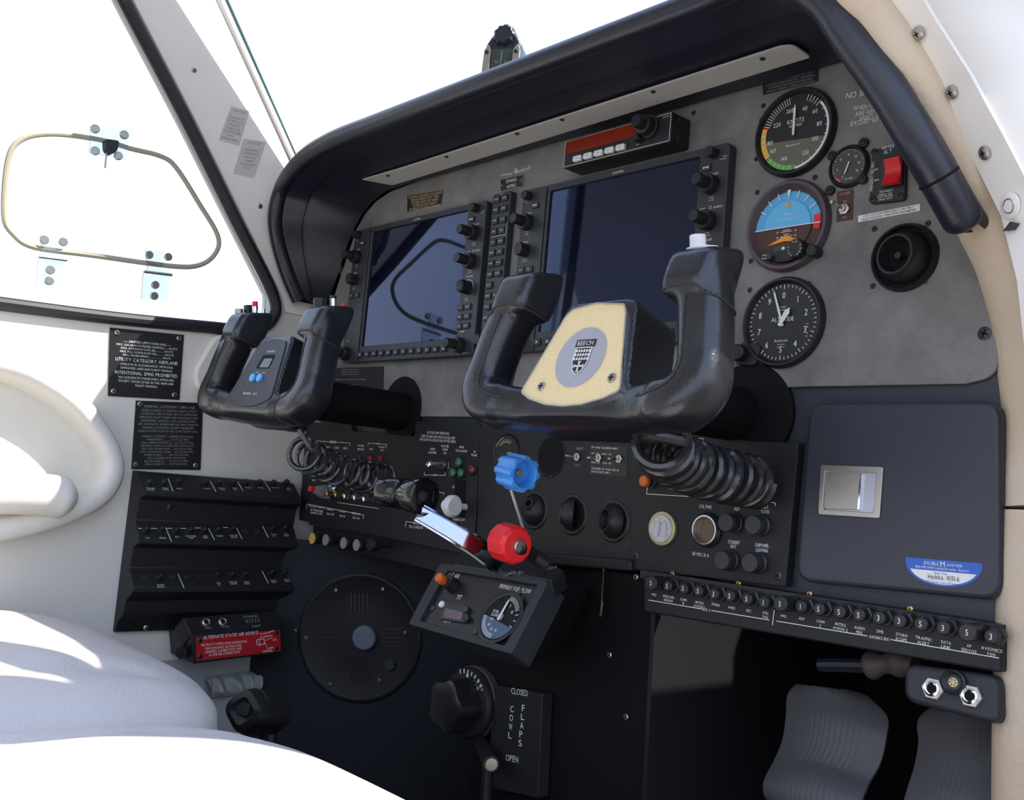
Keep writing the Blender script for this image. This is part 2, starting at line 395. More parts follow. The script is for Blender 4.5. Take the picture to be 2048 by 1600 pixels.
# windshield post + forward door frame on the right: white band
POSTUP = [V3((.37, -.62, .84)), V3((.40, -.47, .66)), V3((.425, -.34, .50))]
inn = [(1640, -60, .475), (1745, 0, .49), (1800, 85, .505), (1870, 195, .52), (1935, 310, .54), (1985, 400, .55), (2022, 480, .56), (2036, 620, .565), (2040, 820, .57), (2043, 1050, .575), (2044, 1300, .575), (2040, 1700, .58)]
rollc = [(1600, -80, .44), (1700, -30, .455), (1745, 40, .468), (1800, 130, .485), (1868, 245, .50), (1928, 360, .515), (1980, 450, .525), (2026, 560, .535), (2052, 680, .54), (2064, 850, .545), (2064, 1100, .55), (2054, 1350, .552), (2050, 1700, .555)]
tr = thing('door_frame_roll', 'padded beige leather roll running down the front edge of the right doorway', 'door trim', tuple(at(2005, 760, 0, .545)))
pts = P3(rollc); pts[0:1] = P3([(1440, -560, .36), (1560, -330, .39), (1640, -150, .425)])
seamk = 9
def roll(ps, name, sub=8):
    sp = smooth_path(ps, sub); n = len(sp)
    rr = [(.021+.0003*math.sin(i*.7), .028+.0003*math.sin(i*.9)) for i in range(n)]
    B(RG).tube(sp, rr, 18, ell=V3((.75, -.66, 0))).go(name, 'beige', tr, ang=60)
roll(pts[:12]+[at(2064, 1018, 0, .549)], 'upper_roll'); roll([at(2064, 1024, 0, .5495)]+pts[13:], 'lower_roll')
fr = thing('door_frame', 'white painted metal frame with screws outside the beige roll', 'door frame', tuple(at(2020, 430, 0, .565)))
bm = bmesh.new(); rows = []
inner = [(1700, -60, .47), (1765, 0, .482), (1820, 95, .497), (1890, 205, .515), (1955, 325, .534), (2008, 430, .55), (2040, 560, .565), (2062, 760, .568), (2072, 900, .57), (2078, 1100, .575), (2080, 1300, .578), (2080, 1700, .58)]
for (x, y, X) in inner:
    p = at(x, y, 0, X); q = p+V3((.024, -.017, .0096)) if y < 520 else p+V3((.06, -.03, .0))
    rows.append([p+V3((.0, .03, 0)), p, p.lerp(q, .5)+V3((.004, -.003, .004)), q, q+V3((.006, .03, 0))])
dpp = rows[0][1]
rows[0:0] = [[p_+(g_-dpp) for p_ in rows[0]] for g_ in (V3((.40, -.60, .84)), V3((.43, -.45, .66)), V3((.455, -.33, .51)))]
R2 = []
for i in range(len(rows)-1):
    for k in range(4): R2.append([rows[i][j].lerp(rows[i+1][j], k/4) for j in range(5)])
R2.append(rows[-1]); grid(bm, R2)
link('frame_panel', bm, 'frame', fr, mods=[('SOLIDIFY', dict(thickness=.004, offset=0))], ang=50, recalc=False)
bm = bmesh.new(); grid(bm, [[r_[3]+V3((.001, .004, 0)), r_[3]+V3((.04, .05, -.004)), r_[3]+V3((.11, .13, -.02)), r_[3]+V3((.13, .32, -.04)), r_[3]+V3((.12, .52, -.06))] for r_ in R2])
struct('trim_1', bm, 'frame', recalc=False, ang=60, mods=[('SOLIDIFY', dict(thickness=.003, offset=0))])
def onframe(x, y):
    # nearest point where the view ray meets the frame band
    d = (RM @ V3(((x-1024)/FOC, (800-y)/FOC, -1))).normalized(); best = None
    for r in R2:
        for t in range(11):
            s = r[1].lerp(r[3], t/10); k = (s-CAMP).dot(d); m = (CAMP+d*k-s).length
            if best is None or m < best[0]: best = (m, s)
    i = min(range(len(R2)), key=lambda k: (R2[k][2]-best[1]).length); i = min(max(i, 1), len(R2)-2)
    n = (R2[i][3]-R2[i][1]).cross(R2[i+1][2]-R2[i-1][2]).normalized()
    if n.dot(CAMP-best[1]) < 0: n = -n
    onframe.n = n; return best[1]+n*.003
FN = V3((.55, -.80, .1)).normalized()
for x, y in ((1849, 68), (1919, 187), (1981, 305)):
    p = onframe(x, y); FN = onframe.n; S = Fr(p, V3((0, 0, 1)).cross(FN), FN.cross(V3((0, 0, 1)).cross(FN)))
    s = B(S).lathe(0, 0, [(0, 0), (.0052, 0), (.0050, .0008), (.0035, .0016), (0, .0018)], 16).go('frame_screw', 'screw', fr)
    b = B(S); b.line((-.0022, 0), (.0022, 0), .0009, .0016, .0004); b.line((0, -.0022), (0, .0022), .0009, .0016, .0004); b.go('screw_cross', 'deep', s)
p = onframe(2034, 418); FN = onframe.n; S = Fr(p, V3((0, 0, 1)).cross(FN), FN.cross(V3((0, 0, 1)).cross(FN)))
s = B(S).lathe(0, 0, [(0, 0), (.0095, 0), (.0095, .001), (.008, .002), (0, .002)], 24).go('round_cap', 'frame', fr)
B(S).tor(0, 0, .005, .0006, .002, 20, 6).go('cap_ring', 'screw', s)
p = onframe(2026, 452); FN = onframe.n; S = Fr(p, V3((0, 0, 1)).cross(FN), FN.cross(V3((0, 0, 1)).cross(FN)))
B(S).slab([(-.007, -.002), (.003, -.0035), (.008, .0), (.001, .003)], 0, .002).go('chipped_catch', 'dscrew', fr)

# ================================================================ instrument panel
ip = thing('instrument_panel', 'scuffed grey metal instrument panel filling the cockpit front', 'instrument panel', (0, 0, .28))
outl = [(650, 738), (655, 690), (668, 592), (686, 537), (713, 457), (730, 428), (752, 402), (782, 382), (830, 364)]
poly = PF.pxs(outl)
poly += [(-.30, .448), (.46, .448), (.50, .40)] + PF.pxs([(1975, 480), (2000, 560)]) + [(.545, .25), (.545, .20)]
poly += rnd([(.53, .185), (.522, .148), (.50, .143)], [0, .03, 0], 6)
poly += [(.36, .143), (.335, .1425), (.315, .138), (.29, .127), (.235, .114), (.10, .113), (-.218, .112)] + rnd([(-.222, .112), (-.235, .118), (-.245, .135), (-.30, .145), (-.33, .15)], [0, .01, .01, 0, 0]) + [(-.45, .17)]
B(PF).slab(poly[::-1], -.004, 0).go('panel_plate', 'panel', ip, bev=.001)
screws(PF, [(1640, 230), (1527, 212), (1633, 290), (1513, 318), (1630, 355), (1515, 385), (1502, 522), (1500, 580), (1618, 568), (1608, 710), (1749, 458), (1856, 447), (1746, 572), (1850, 562), (1523, 240), (1388, 226), (1625, 180)], ip, .0026)
screws(PF, [(1969, 667)], ip, .0055)
b = B(PF)
def pt(b, F, st, x0, y0, x1, y1, hpx, w=.0006, sc=None):
    o = F.px(x0, y0, w); e = F.px(x1, y1, w); t = F.px(x0, y0-hpx, w); h = math.hypot(t[0]-o[0], t[1]-o[1])
    du = (e[0]-o[0], e[1]-o[1]); L = math.hypot(*du); b.txt(st, o, du, (-du[1]/L*h, du[0]/L*h), w)
pt(b, PF, 'NO SMOKING', 1691, 198, 1782, 182, 12)
pt(b, PF, 'WHEN UTILITY DOORS', 1706, 222, 1812, 203, 9); pt(b, PF, 'ARE REMOVED MAX', 1710, 233, 1812, 216, 9); pt(b, PF, 'SPEED IS NOT TO', 1717, 243, 1808, 226, 9); pt(b, PF, 'EXCEED 166 KNOTS', 1701, 252, 1797, 236, 9)
pt(b, PF, 'ADVANCED', 1001, 353, 1025, 349, 4); pt(b, PF, 'Beechcraft', 1030, 348, 1062, 338, 8)
b.arc(*PF.px(1032, 341), .0022, .003, 0, 6.28, .0006)
b.go('printed_lettering', 'white', ip, flat=True)

# glareshield
hood = thing('glareshield', 'black vinyl glareshield hood curving over the instrument panel', 'glareshield', (0, -.1, .45))
lip = [at(x, y, 0, -.484) for x, y in [(598, 600), (576, 548), (558, 490)]] + [at(551, 432, 0, -.472)] + [at(x, y, 1, Y) for x, y, Y in [(566, 372, -.105), (606, 318, -.13), (664, 281, -.14), (740, 248, -.14)]]
zl = .4560
x0 = lip[-1].x; lip[-1].z = zl
for k in range(1, 9): lip.append(V3((x0+(.385-x0)*k/8, -.14, zl)))
nr0 = len(lip)
lip += [at(x, y, 1, Y) for x, y, Y in [(1640, 0, -.138), (1706, 84, -.130), (1774, 178, -.120), (1832, 276, -.106), (1878, 356, -.090), (1910, 412, -.076), (1935, 456, -.064)]]
LS = smooth_path(lip, 6); nL = len(LS)
rad = []
for i, p in enumerate(LS):
    t = i/6; rad.append(.0115 if t < nr0-1 else min(.0145, .0115+.0015*(t-nr0+1)))
rad[-1] *= .55; rad[-2] *= .8; rad[-3] *= .93
B(PF).tube(LS, rad, 16).go('padded_lip', 'hood', hood, ang=60)
back = [PF.P(*PF.px(x, y, .003), .003) for x, y in [(650, 612), (672, 560), (688, 510), (705, 465), (730, 420), (758, 393), (790, 376)]]
back.append(V3((x0+.01, -.003, .438)))
for k in range(1, 9): back.append(V3((x0+(.40-x0)*k/8, -.003, .438)))
back += [V3(p) for p in [(.43, -.003, .438), (.468, -.003, .42), (.49, -.003, .39), (.51, -.003, .35), (.52, -.003, .31), (.53, -.003, .285), (.54, -.003, .262)]]
BS = smooth_path(back, 6)
bm = bmesh.new(); r0, r1, r2, r3, r4 = [], [], [], [], []
for i, (a, c) in enumerate(zip(LS, BS)):
    cin = (c-a).normalized(); up = V3((0, -1, 0)).cross(LS[min(i+1, nL-1)]-LS[max(i-1, 0)]).normalized()
    st_ = a+cin*.006+(up*-.009)
    r0.append(st_); k1 = a.lerp(c, .28); k1s = st_.lerp(c, .28)
    r1.append(k1s); r2.append(k1s+(c-a)*.012+up*.007); r3.append(st_.lerp(c, .6)+up*.002); r4.append(c)
grid(bm, [r0, r1, r2, r3, r4])
link('hood_underside', bm, 'hood', hood, recalc=False, ang=25)
bm = bmesh.new(); t0, t1, t2, t3 = [], [], [], []
for i, a in enumerate(LS):
    up = V3((0, -1, 0)).cross(LS[min(i+1, nL-1)]-LS[max(i-1, 0)]).normalized()
    s = a+up*rad[i]*.9; t0.append(s); g_ = 1.0 if i < (nr0-1)*6 else max(.03, 1-.45*(i/6-nr0+1)); t1.append(s+V3((0, .08*g_, .0))); t2.append(s+V3((0, .2*g_, -.004*g_))); t3.append(s+V3((0, .57*g_, -.035*g_)))
grid(bm, [t0, t1, t2, t3]); link('hood_top', bm, 'hood', hood, recalc=False, ang=60)
# end sleeve seam on the right roll
k = nL-13
B(PF).tor(0, 0, 1, 1, 0, 3, 3).bm.free()
tdir = (LS[k+1]-LS[k]).normalized(); SF = Fr(LS[k], tdir.orthogonal(), tdir.cross(tdir.orthogonal()))
B(SF).tor(0, 0, rad[k]-.0004, .0012, 0, 28, 6).go('sleeve_seam', 'deep', hood)
DK = Fr((0, 0, .425), (1, 0, 0), (0, 1, 0)); B(DK).slab([(-.49, .012), (.47, .012), (.52, .06), (.52, .415), (-.49, .415)], 0, .006).go('sun_block_board', 'hood', hood)  # unseen board added behind the panel to keep sun off the firewall
# light strip on the underside
HS = Fr((0, -.03, .4385), (1, 0, 0), (0, -1, .09))
ls = thing('light_strip', 'pale grey light strip screwed under the glareshield', 'light strip', (0, -.035, .438))
B(HS).slab(rnd(HS.pxs([(725, 357), (786, 368), (1622, 111), (1588, 87), (1560, 90), (800, 335)]), [.002, .004, .003, .006, 0, 0]), 0, .0022).go('strip_body', 'strip', ls, bev=.0006)
screws(HS, [(776, 351), (893, 313), (1034, 267), (1124, 239), (1306, 183), (1525, 117)], ls, .0028, .0022, 'dscrew')
# ================================================================ avionics on the panel
def knob(F, u, v, w0, prof, name, m, T, seg=28, lob=None):
    return B(F).lathe(u, v, [(0, w0)]+[(r, w0+h) for r, h in prof]+[(0, w0+prof[-1][1])], seg, lob).go(name, m, T, ang=40)
def arrows(b, u, v, w, s=.0016, both=True):
    b.face([(u-s*2.4, v), (u-s, v+s*.9), (u-s, v-s*.9)], w); b.line((u-s, v), (u+s, v), s*.4, w, .0001)
    b.face([(u+s*2.4, v), (u+s, v-s*.9), (u+s, v+s*.9)], w)
def flight_display(x, z, label, cable=False):
    T = thing('flight_display', label, 'display', (x, 0, z-.196), group='flight displays in the instrument panel')
    F = Fr((x, 0, z), (1, 0, 0), (0, 0, 1)); D = .012
    W, H = .297, .196
    hole = rnd(rect(.0465, -.1735, .2615, -.0075), .003, 3)
    o = rnd(rect(0, -H, W, 0), .005, 3)
    # bezel: body ring with recessed screen
    b = B(F); b.ring(o, hole, 0, D); b.go('bezel', 'bezel', T, bev=.0012)
    B(F).slab(hole, 0, D-.003).go('screen', 'screen', T)
    b = B(F); b.slab([(.0395, -.195), (.0425, -.195), (.0425, -.003), (.0395, -.003)], D, D+.0016); b.go('screen_ridge', 'bezel', T, bev=.0006, label='raised vertical ridge left of the screen')
    for i in range(12):
        u = .0485+i*.01735
        B(F).slab(rnd(rect(u-.0055, -.1895, u+.0055, -.1815), .0012, 2), D, D+.0022).go('softkey', 'key', T, bev=.0004)
    for u, v in ((.266, -.1345), (.280, -.1345), (.266, -.1465), (.280, -.1465), (.266, -.1585), (.280, -.1585), (.0095, -.098), (.0235, -.098)):
        B(F).slab(rnd(rect(u-.0058, v-.0038, u+.0058, v+.0038), .001, 2), D, D+.002).go('menu_key', 'key', T, bev=.0004)
    for u, v in ((.271, -.0215), (.0245, -.0215)):
        B(F).slab(rnd(rect(u-.0055, v-.0035, u+.0055, v+.0035), .001, 2), D, D+.0018).go('swap_key', 'key', T, bev=.0004)
    dual = [(.0098, 0), (.0098, .009), (.0092, .0098), (.0062, .0098), (.0062, .024), (.0056, .025)]
    sm = [(.0055, 0), (.0055, .009), (.0050, .010)]
    for u, v in ((.278, -.040), (.278, -.0765), (.014, -.041), (.272, -.183), (.012, -.183)): knob(F, u, v, D, dual, 'dual_knob', 'black', T)
    for u, v in ((.279, -.0085), (.0125, -.0085)): knob(F, u, v, D, sm, 'volume_knob', 'black', T)
    knob(F, .014, -.0745, D, [(.0075, 0), (.0075, .012), (.0068, .013)], 'heading_knob', 'black', T, lob=(10, .07, 0, .001))
    knob(F, .276, -.110, D, [(.0082, 0), (.0082, .008), (.0072, .014), (.0045, .015)], 'range_joystick', 'black', T, lob=(8, .07, 0, .001))
    b = B(F); w = D+.0004
    b.t('GARMIN', .152, -.0052, .0022, w, wd=.0165)
    for i in range(12):
        u = .0485+i*.01735; b.face([(u-.0017, -.1868), (u+.0017, -.1868), (u, -.184)], D+.0024)
    arrows(b, .271, -.0215, D+.002); arrows(b, .0245, -.0215, D+.002)
    for s, u, v, h, wd in (('COM', .281, -.0305, .0023, .010), ('VOL', .289, -.0165, .0013, .005), ('PUSH', .2925, -.014, .0011, .005), ('SQ', .2925, -.0165, .0012, .003),
        ('PUSH', .2795, -.0535, .0012, .006), ('1-2', .2795, -.0565, .002, .005), ('CRS', .270, -.0645, .0023, .008), ('BARO', .2885, -.0645, .0023, .011), ('PUSH', .277, -.089, .0012, .006), ('CRS CTR', .277, -.0915, .0013, .009),
        ('RANGE', .277, -.0965, .0024, .014), ('PUSH', .275, -.1235, .0011, .006), ('PAN', .275, -.1265, .0018, .006), ('FMS', .273, -.1665, .0024, .009), ('NAV', .0155, -.0305, .0023, .009), ('PUSH', .014, -.0525, .0011, .006), ('1-2', .014, -.0555, .0019, .005),
        ('HDG', .0125, -.0655, .0024, .009), ('PUSH', .0135, -.0855, .0011, .006), ('HDG SYNC', .0135, -.088, .0012, .010), ('ALT', .0115, -.1655, .0024, .008), ('VOL', .005, -.0145, .0012, .005), ('ID', .0095, -.0165, .0011, .003), ('GDU 1040', .283, -.1935, .0012, .010)):
        b.t(s, u, v, h, w, wd=wd)
    for s, u, v in (('D>', .266, -.1353), ('MENU', .280, -.1353), ('FPL', .266, -.1473), ('PROC', .280, -.1473), ('CLR', .266, -.1593), ('ENT', .280, -.1593), ('AP', .0095, -.0988), ('FD', .0235, -.0988)): b.t(s, u, v, .0018, D+.0022, wd=.0065 if len(s) > 2 else .004)
    b.arc(.279, -.063, .0013, .0017, 0, 6.28, w); b.arc(.276, -.110, .0100, .0106, -.9, 1.6, w)
    b.go('display_lettering', 'white', T, flat=True)
    return T
pfd = flight_display(-.3936, .3835, 'left flight display, blank screen mirroring the side window, behind the smaller yoke')
mfd = flight_display(-.0302, .3835, 'right flight display, uniformly dark screen behind the yoke with the cream plate')
# audio panel
F = PF; T = thing('audio_panel', 'tall narrow audio control panel of two key columns between the displays', 'audio panel', (-.072, 0, .19))
B(F).slab(rnd(rect(-.0875, .19, -.0545, .389), .003, 3), 0, .010).go('faceplate', 'bezel', T, bev=.0008)
rowsz = [.381, .3678, .354, .3402, .327, .3138, .3003, .287, .2735, .26, .2465, .233, .2195]
b = B(F); names = [('COM1', 'COM1'), ('COM2', 'COM2'), ('COM3', 'COM3'), ('COM12', 'TEL'), ('PA', 'SPKR'), ('MKR', 'HI'), ('DME', 'NAV1'), ('ADF', 'NAV2'), ('AUX', ''), ('MAN', 'PLAY'), ('PILOT', 'COPLT'), ('INT', 'ISO'), ('', '')]
for z, (a, c) in zip(rowsz, names):
    for u, s in ((-.0785, a), (-.064, c)):
        if not s: continue
        B(F).slab(rnd(rect(u-.0055, z-.0042, u+.0055, z+.0042), .001, 2), .010, .0122).go('audio_key', 'key', T, bev=.0004)
        b.t(s, u, z-.0008, .0018, .0125, wd=.0026*min(len(s), 3)*.9)
b.pline([(-.085, .3345), (-.057, .3345), (-.057, .346)], .0004, .0102)
b.t('PILOT', -.071, .3865, .0012, .0104, wd=.008)
b.go('key_lettering', 'white', T, flat=True)
knob(F, -.071, .203, .010, [(.009, 0), (.009, .01), (.006, .011), (.006, .02)], 'audio_knob', 'black', T)
# ADF receiver
F = Fr((0, -.03, 0), (1, 0, 0), (0, 0, 1)); T = thing('adf_receiver', 'black radio receiver with long red display window and five white keys', 'radio', (.13, 0, .40))
q = [(.0535, .3905), (.2065, .3905), (.2065, .4225), (.0535, .4225)]
B(F).slab(rnd(q, .002, 2), -.03, 0).go('case', 'black', T, bev=.001)
b = B(F); i_ = [(.055, .392), (.205, .392), (.205, .421), (.055, .421)]; b.pline(i_+[i_[0]], .0004, .0001); 
b.t('KR 87 TSO', .199, .4175, .0014, .0004, wd=.008); b.t('PUSH', .167, .4085, .0012, .0004, wd=.005); b.t('VOL', .1755, .4025, .0012, .0004, wd=.004); b.t('OFF', .163, .3955, .0012, .0004, wd=.004)
b.go('face_lettering', 'white', T, flat=True)
b = B(F); b.t('BENDIX/KING', .0625, .3928, .0012, .0004, wd=.011); b.go('brand_lettering', 'redl', T, flat=True)
B(F).slab(rnd(rect(.0575, .4055, .1615, .4205), .001, 2), 0, .0012).go('display_window', 'redlens', T)
for i in range(5):
    u = .0785+i*.0158
    s = B(F).slab(rnd(rect(u-.0062, .3935, u+.0062, .4000), .0012, 2), 0, .0045).go('push_key', 'wknob', T, bev=.0012)
    B(F).t(('ADF', 'BFO', 'FRQ', 'FLT', 'SET')[i], u, .3960, .0014, .0047, wd=.005).go('key_text', 'grey', s, flat=True)
knob(F, .178, .4115, 0, [(.0125, 0), (.0125, .003), (.0098, .0035), (.0098, .012), (.0066, .0128), (.0066, .022), (.006, .023)], 'tuning_knob', 'black', T, lob=(12, .03, 0, .004))
knob(F, .1665, .4010, 0, [(.0042, 0), (.0042, .008), (.0036, .009)], 'volume_knob', 'black', T)
SF2 = Fr((.2066, 0, 0), (0, 1, 0), (0, 0, 1))
screws(SF2, [(-.018, .417), (-.018, .397)], T, .0022, 0, 'dscrew', px=False)
# placards with text
def placard(name, F, corners, lines, label, cat, w0=0, th=.0008, m='black', tm='white', tmg=.04, bev=0, parent=None, fill=.6, screws_=None, sr=.0035, border=None, al='c', inset=0, group=None, cond=.9):
    c = F.pxs(corners, w0) if corners[0][0] > 2 or corners[0][1] > 2 else corners
    cen = [sum(p[i] for p in c)/4 for i in (0, 1)]
    T = thing(name, label, cat, tuple(F.P(cen[0], cen[1], w0)), group=group)
    B(F).slab([c[3], c[2], c[1], c[0]], w0, w0+th).go('plate', m, T, bev=bev)
    c3 = [V3(p+(0,)) for p in c]; U = c3[1]-c3[0]; D = c3[3]-c3[0]
    TL = c3[0]+U*inset+D*tmg; TR = c3[1]-U*inset+D*tmg; BL = c3[3]+U*inset-D*tmg
    b = B(F); b.block((TL.x, TL.y), (TR.x, TR.y), (BL.x, BL.y), lines, w0+th+.0002, fill=fill, al=al, cond=cond); b.go('lettering', tm, T, flat=True)
    if border: b = B(F); b.pline([tuple(p) for p in c]+[tuple(c[0])], border[0], w0+th); b.go('edge', border[1], T)
    if screws_: screws(F, screws_, T, sr, w0+th, 'screw', h=.0018)
    return T
placard('airspeed_markings_placard', PF, [(1526, 164), (1637, 138), (1637, 163), (1527, 190)], ['AIRSPEED INDICATOR MARKINGS FOR UTILITY', 'CATEGORY OPERATIONS ONLY. SEE NORMAL', 'CATEGORY LIMITATIONS PLACARD FOR', 'NORMAL CATEGORY AIRSPEED LIMITATIONS'], 'small black placard with four printed lines above the airspeed indicator', 'placard', tm='dim')
placard('emergency_use_placard', PF, [(1717, 432), (1841, 408), (1841, 422), (1717, 445)], ['FOR AVIATION EMERGENCY USE ONLY', 'UNAUTHORIZED OPERATION PROHIBITED'], 'white strip label of two lines under the red emergency switch', 'label', m='wsticker', tm='black', fill=.7)
placard('gold_text_placard', PF, [(816, 392), (887, 380), (884, 409), (815, 425)], ['TIE DOWN & CABIN DOOR TO BE SECURED', 'BEFORE ENGINE START. TURN', 'STROBES LIGHTS OFF WHEN', 'TAXIING IN THE VICINITY', 'OF PEOPLE OR OTHER AIRCRAFT'], 'black placard with gold lettering and gold edge above the left display', 'placard', tm='gold', border=(.0006, 'goldedge'), fill=.78)
placard('nameplate', PF, [(1002, 360), (1047, 349), (1047, 373), (1002, 384)], ['BONANZA', 'N79EU'], 'small black nameplate with gold edge and registration above the audio panel', 'nameplate', border=(.0007, 'goldedge'), inset=.25, screws_=[(1005, 371), (1043, 361)], sr=.0022)
placard('normal_category_placard', PF, [(640, 737), (768, 733), (766, 797), (640, 782)], [('NORMAL CATEGORY AIRPLANE', 1), ('OPERATED IN ACCORDANCE WITH THE', .8), ('LIMITATIONS IN THE PFM SUPPLEMENT', .8), '', ('AIRSPEED LIMITATION (NORMAL CAT. OPERATIONS)', 1), '', ('MANEUVERING SPEED 141 KNOTS', .8), ('DO NOT EXCEED', .8), ('SEE APPROVED FLIGHT MANUAL', .7)], 'dark printed placard under the left flight display beside the smaller yoke', 'placard', m='sub', tm='dim', w0=.0002)

# ---- round instruments
def ticks(b, u, v, r0, r1, a0, a1, n, wd, w, every=None):
    for i in range(n+1):
        a = a0+(a1-a0)*i/n; k = r0 if not every or i % every == 0 else r0+(r1-r0)*.4
        b.line((u+k*math.sin(a), v+k*math.cos(a)), (u+r1*math.sin(a), v+r1*math.cos(a)), wd, w, .0001)
def dial(name, px, R, label, m='face', depth=.007, bez='black', cat='gauge', flange=None, rim=.0052, rec=.004, F=PF):
    u, v = F.px(px[0], px[1], depth)
    T = thing(name, label, cat, tuple(F.P(u, v, 0)))
    b = B(F); b.lathe(u, v, [(R+.001, 0), (R+.001, depth*.5), (R-.001, depth), (R-rim*.5, depth), (R-rim, depth-rec), (R-rim, 0), (R+.001, 0)], 64); b.go('bezel_ring', bez, T)
    B(F).cyl(u, v, R-rim+.0005, 0, depth-rec, 64, 0).go('dial_face', m, T)
    return T, F, u, v, R-rim, depth-rec+.0002
def num(b, u, v, r, a, s, h, w, cond=.85): b.t(s, u+r*math.sin(a), v+r*math.cos(a)-h/2, h, w, cond=cond)
D2 = PI/180
# airspeed
T, F, u, v, R, w = dial('airspeed_indicator', (1584, 262), .0415, 'large round airspeed indicator, half black half olive dial with coloured arcs', cat='airspeed indicator')
b = B(F); b.slab([(u+R*.98*math.sin(a), v+R*.98*math.cos(a)) for a in [math.radians(x) for x in range(262, 100, -6)]], w-.0001, w+.0001); b.go('olive_lower_dial', 'olive', T)
w += .0003
b = B(F); b.arc(u, v, R*.86, R*.99, 178*D2, 232*D2, w); b.go('green_arc', 'lgreen', T)
b = B(F); b.arc(u, v, R*.84, R*.99, 234*D2, 286*D2, w); b.go('yellow_arc', 'yarc', T)
b = B(F); b.line((u+R*.8*math.sin(288*D2), v+R*.8*math.cos(288*D2)), (u+R*.99*math.sin(288*D2), v+R*.99*math.cos(288*D2)), .0016, w, .0001); b.go('red_line', 'red', T)
b = B(F); b.arc(u, v, R*.93, R*.99, 48*D2, 175*D2, w); ticks(b, u, v, R*.82, R*.99, 22*D2, 46*D2, 4, .0006, w); ticks(b, u, v, R*.88, R*.97, 60*D2, 175*D2, 8, .0005, w); ticks(b, u, v, R*.78, R*.97, 290*D2, 348*D2, 13, .0005, w); ticks(b, u, v, R*.86, R*.97, 185*D2, 285*D2, 10, .0004, w)
for s, a, r in (('40', 26, .63), ('60', 53, .72), ('80', 84, .72), ('100', 115, .70), ('120', 148, .72), ('140', 200, .70), ('160', 237, .70), ('180', 258, .72), ('220', 300, .60), ('260', 345, .62)): num(b, u, v, R*r, a*D2, s, .0042, w+.0001)
b.t('KNOTS', u+.001, v+.0085, .0044, w, wd=.018); b.t('AIRSPEED', u+.001, v+.0052, .0022, w, wd=.014); b.t('Beechcraft', u, v-.013, .0022, w, wd=.015)
b.go('dial_lettering', 'white', T, flat=True)
B(F).slab([(u-.0012, v-.003), (u+.0012, v-.003), (u+.0012, v+.022), (u, v+.027), (u-.0012, v+.022)], w+.001, w+.0016).go('needle', 'wknob', T)
# attitude indicator
T, F, u, v, R, w = dial('attitude_indicator', (1570, 449), .0425, 'round attitude indicator with maroon bezel, sky blue and brown dial', m='dirt', bez='maroon', cat='attitude indicator', rim=.0078, rec=.005)
B(F).slab([(u+R*.99*math.sin(a), v-.002+(R*.99*math.cos(a))) for a in [math.radians(x) for x in range(90, -91, -6)]], w-.0001, w+.0001).go('sky_half', 'sky', T)
b = B(F); b.slab([(u+R*.70*math.sin(a), v-.001+R*.70*math.cos(a)) for a in [math.radians(x) for x in range(90, -91, -6)]], w+.0002, w+.0014); b.go('sky_card', mat('sky blue card', (.13, .5, .82), .5), T)
B(F).slab([(u+R*.72*math.sin(a), v-.001+R*.70*math.cos(a)) for a in [math.radians(x) for x in range(270, 89, -6)]], w+.0002, w+.0012).go('ground_card', 'dirt', T)
b = B(F); ww = w+.0016
b.line((u-R*.98, v-.0015), (u+R*.98, v-.0015), .0008, ww)
for i in range(-3, 4):
    if i: a = i*20*D2; b.line((u+R*.76*math.sin(a), v+R*.76*math.cos(a)), (u+R*.96*math.sin(a), v+R*.96*math.cos(a)), .0008, ww)
b.face([(u-.002, v+R*.97), (u+.002, v+R*.97), (u, v+R*.74)], ww)
for z, l in ((.006, .006), (.0105, .0035), (-.006, .006), (-.0045, .0035), (-.0105, .0065), (-.0085, .003)): b.line((u-l, v+z), (u+l, v+z), .0005, ww)
for z, s in ((-.0068, '10'), (-.0115, '20'), (.0052, '10')):
    for k in (-1, 1): b.t(s, u+k*.0095, v+z, .002, ww)
b.go('scale_marks', 'white', T, flat=True)
b = B(F); b.face([(u-.0025, v+R*.50), (u+.0025, v+R*.50), (u, v+R*.70)], ww+.0002); b.slab([(u-.019, v-.0175), (u, v-.0095), (u+.019, v-.0175), (u, v-.0150)], ww, ww+.001); b.go('orange_markers', 'orarc', T, recalc=False)
B(F).arc(u, v, R*.8, R*.99, 78*D2, 103*D2, ww).go('red_patch', 'red', T)
b = B(F); b.slab([(u+R*math.sin(a), v+R*math.cos(a)) for a in [math.radians(x) for x in range(232, 127, -6)]], w+.0002, w+.004); b.go('lower_housing', 'black', T)
B(F).slab(rnd(rect(u-.010, v-.0245, u+.010, v-.0205), .0018, 3), w+.004, w+.0046).go('slip_tube', 'lcd', T)
B(F).cyl(u, v-.0225, .0017, w+.0046, w+.0056, 14).go('slip_ball', 'wknob', T)
knob(F, u+.017, v-.026, w+.003, [(.0085, 0), (.0085, .009), (.0078, .010)], 'cage_knob', 'black', T, lob=(10, .05, 0, .004))
b = B(F)
for i, c in enumerate('PULL TO CAGE'): a = (-150+i*27)*D2; b.t(c, u+.017+.0055*math.sin(a), v-.026+.0055*math.cos(a)-.0008, .002, w+.0135, rot=-a)
b.t('STBY', u-.020, v-.0275, .0016, w+.0045, wd=.0065); b.t('PWR', u-.020, v-.0305, .0016, w+.0045, wd=.0055); b.go('housing_lettering', 'white', T, flat=True)
knob(F, u-.012, v-.030, w+.003, [(.0024, 0), (.0024, .006)], 'test_button', 'dscrew', T)
B(F).cyl(u+.0315, v-.029, .0055, 0, .012, 20).go('corner_boss', 'black', T)
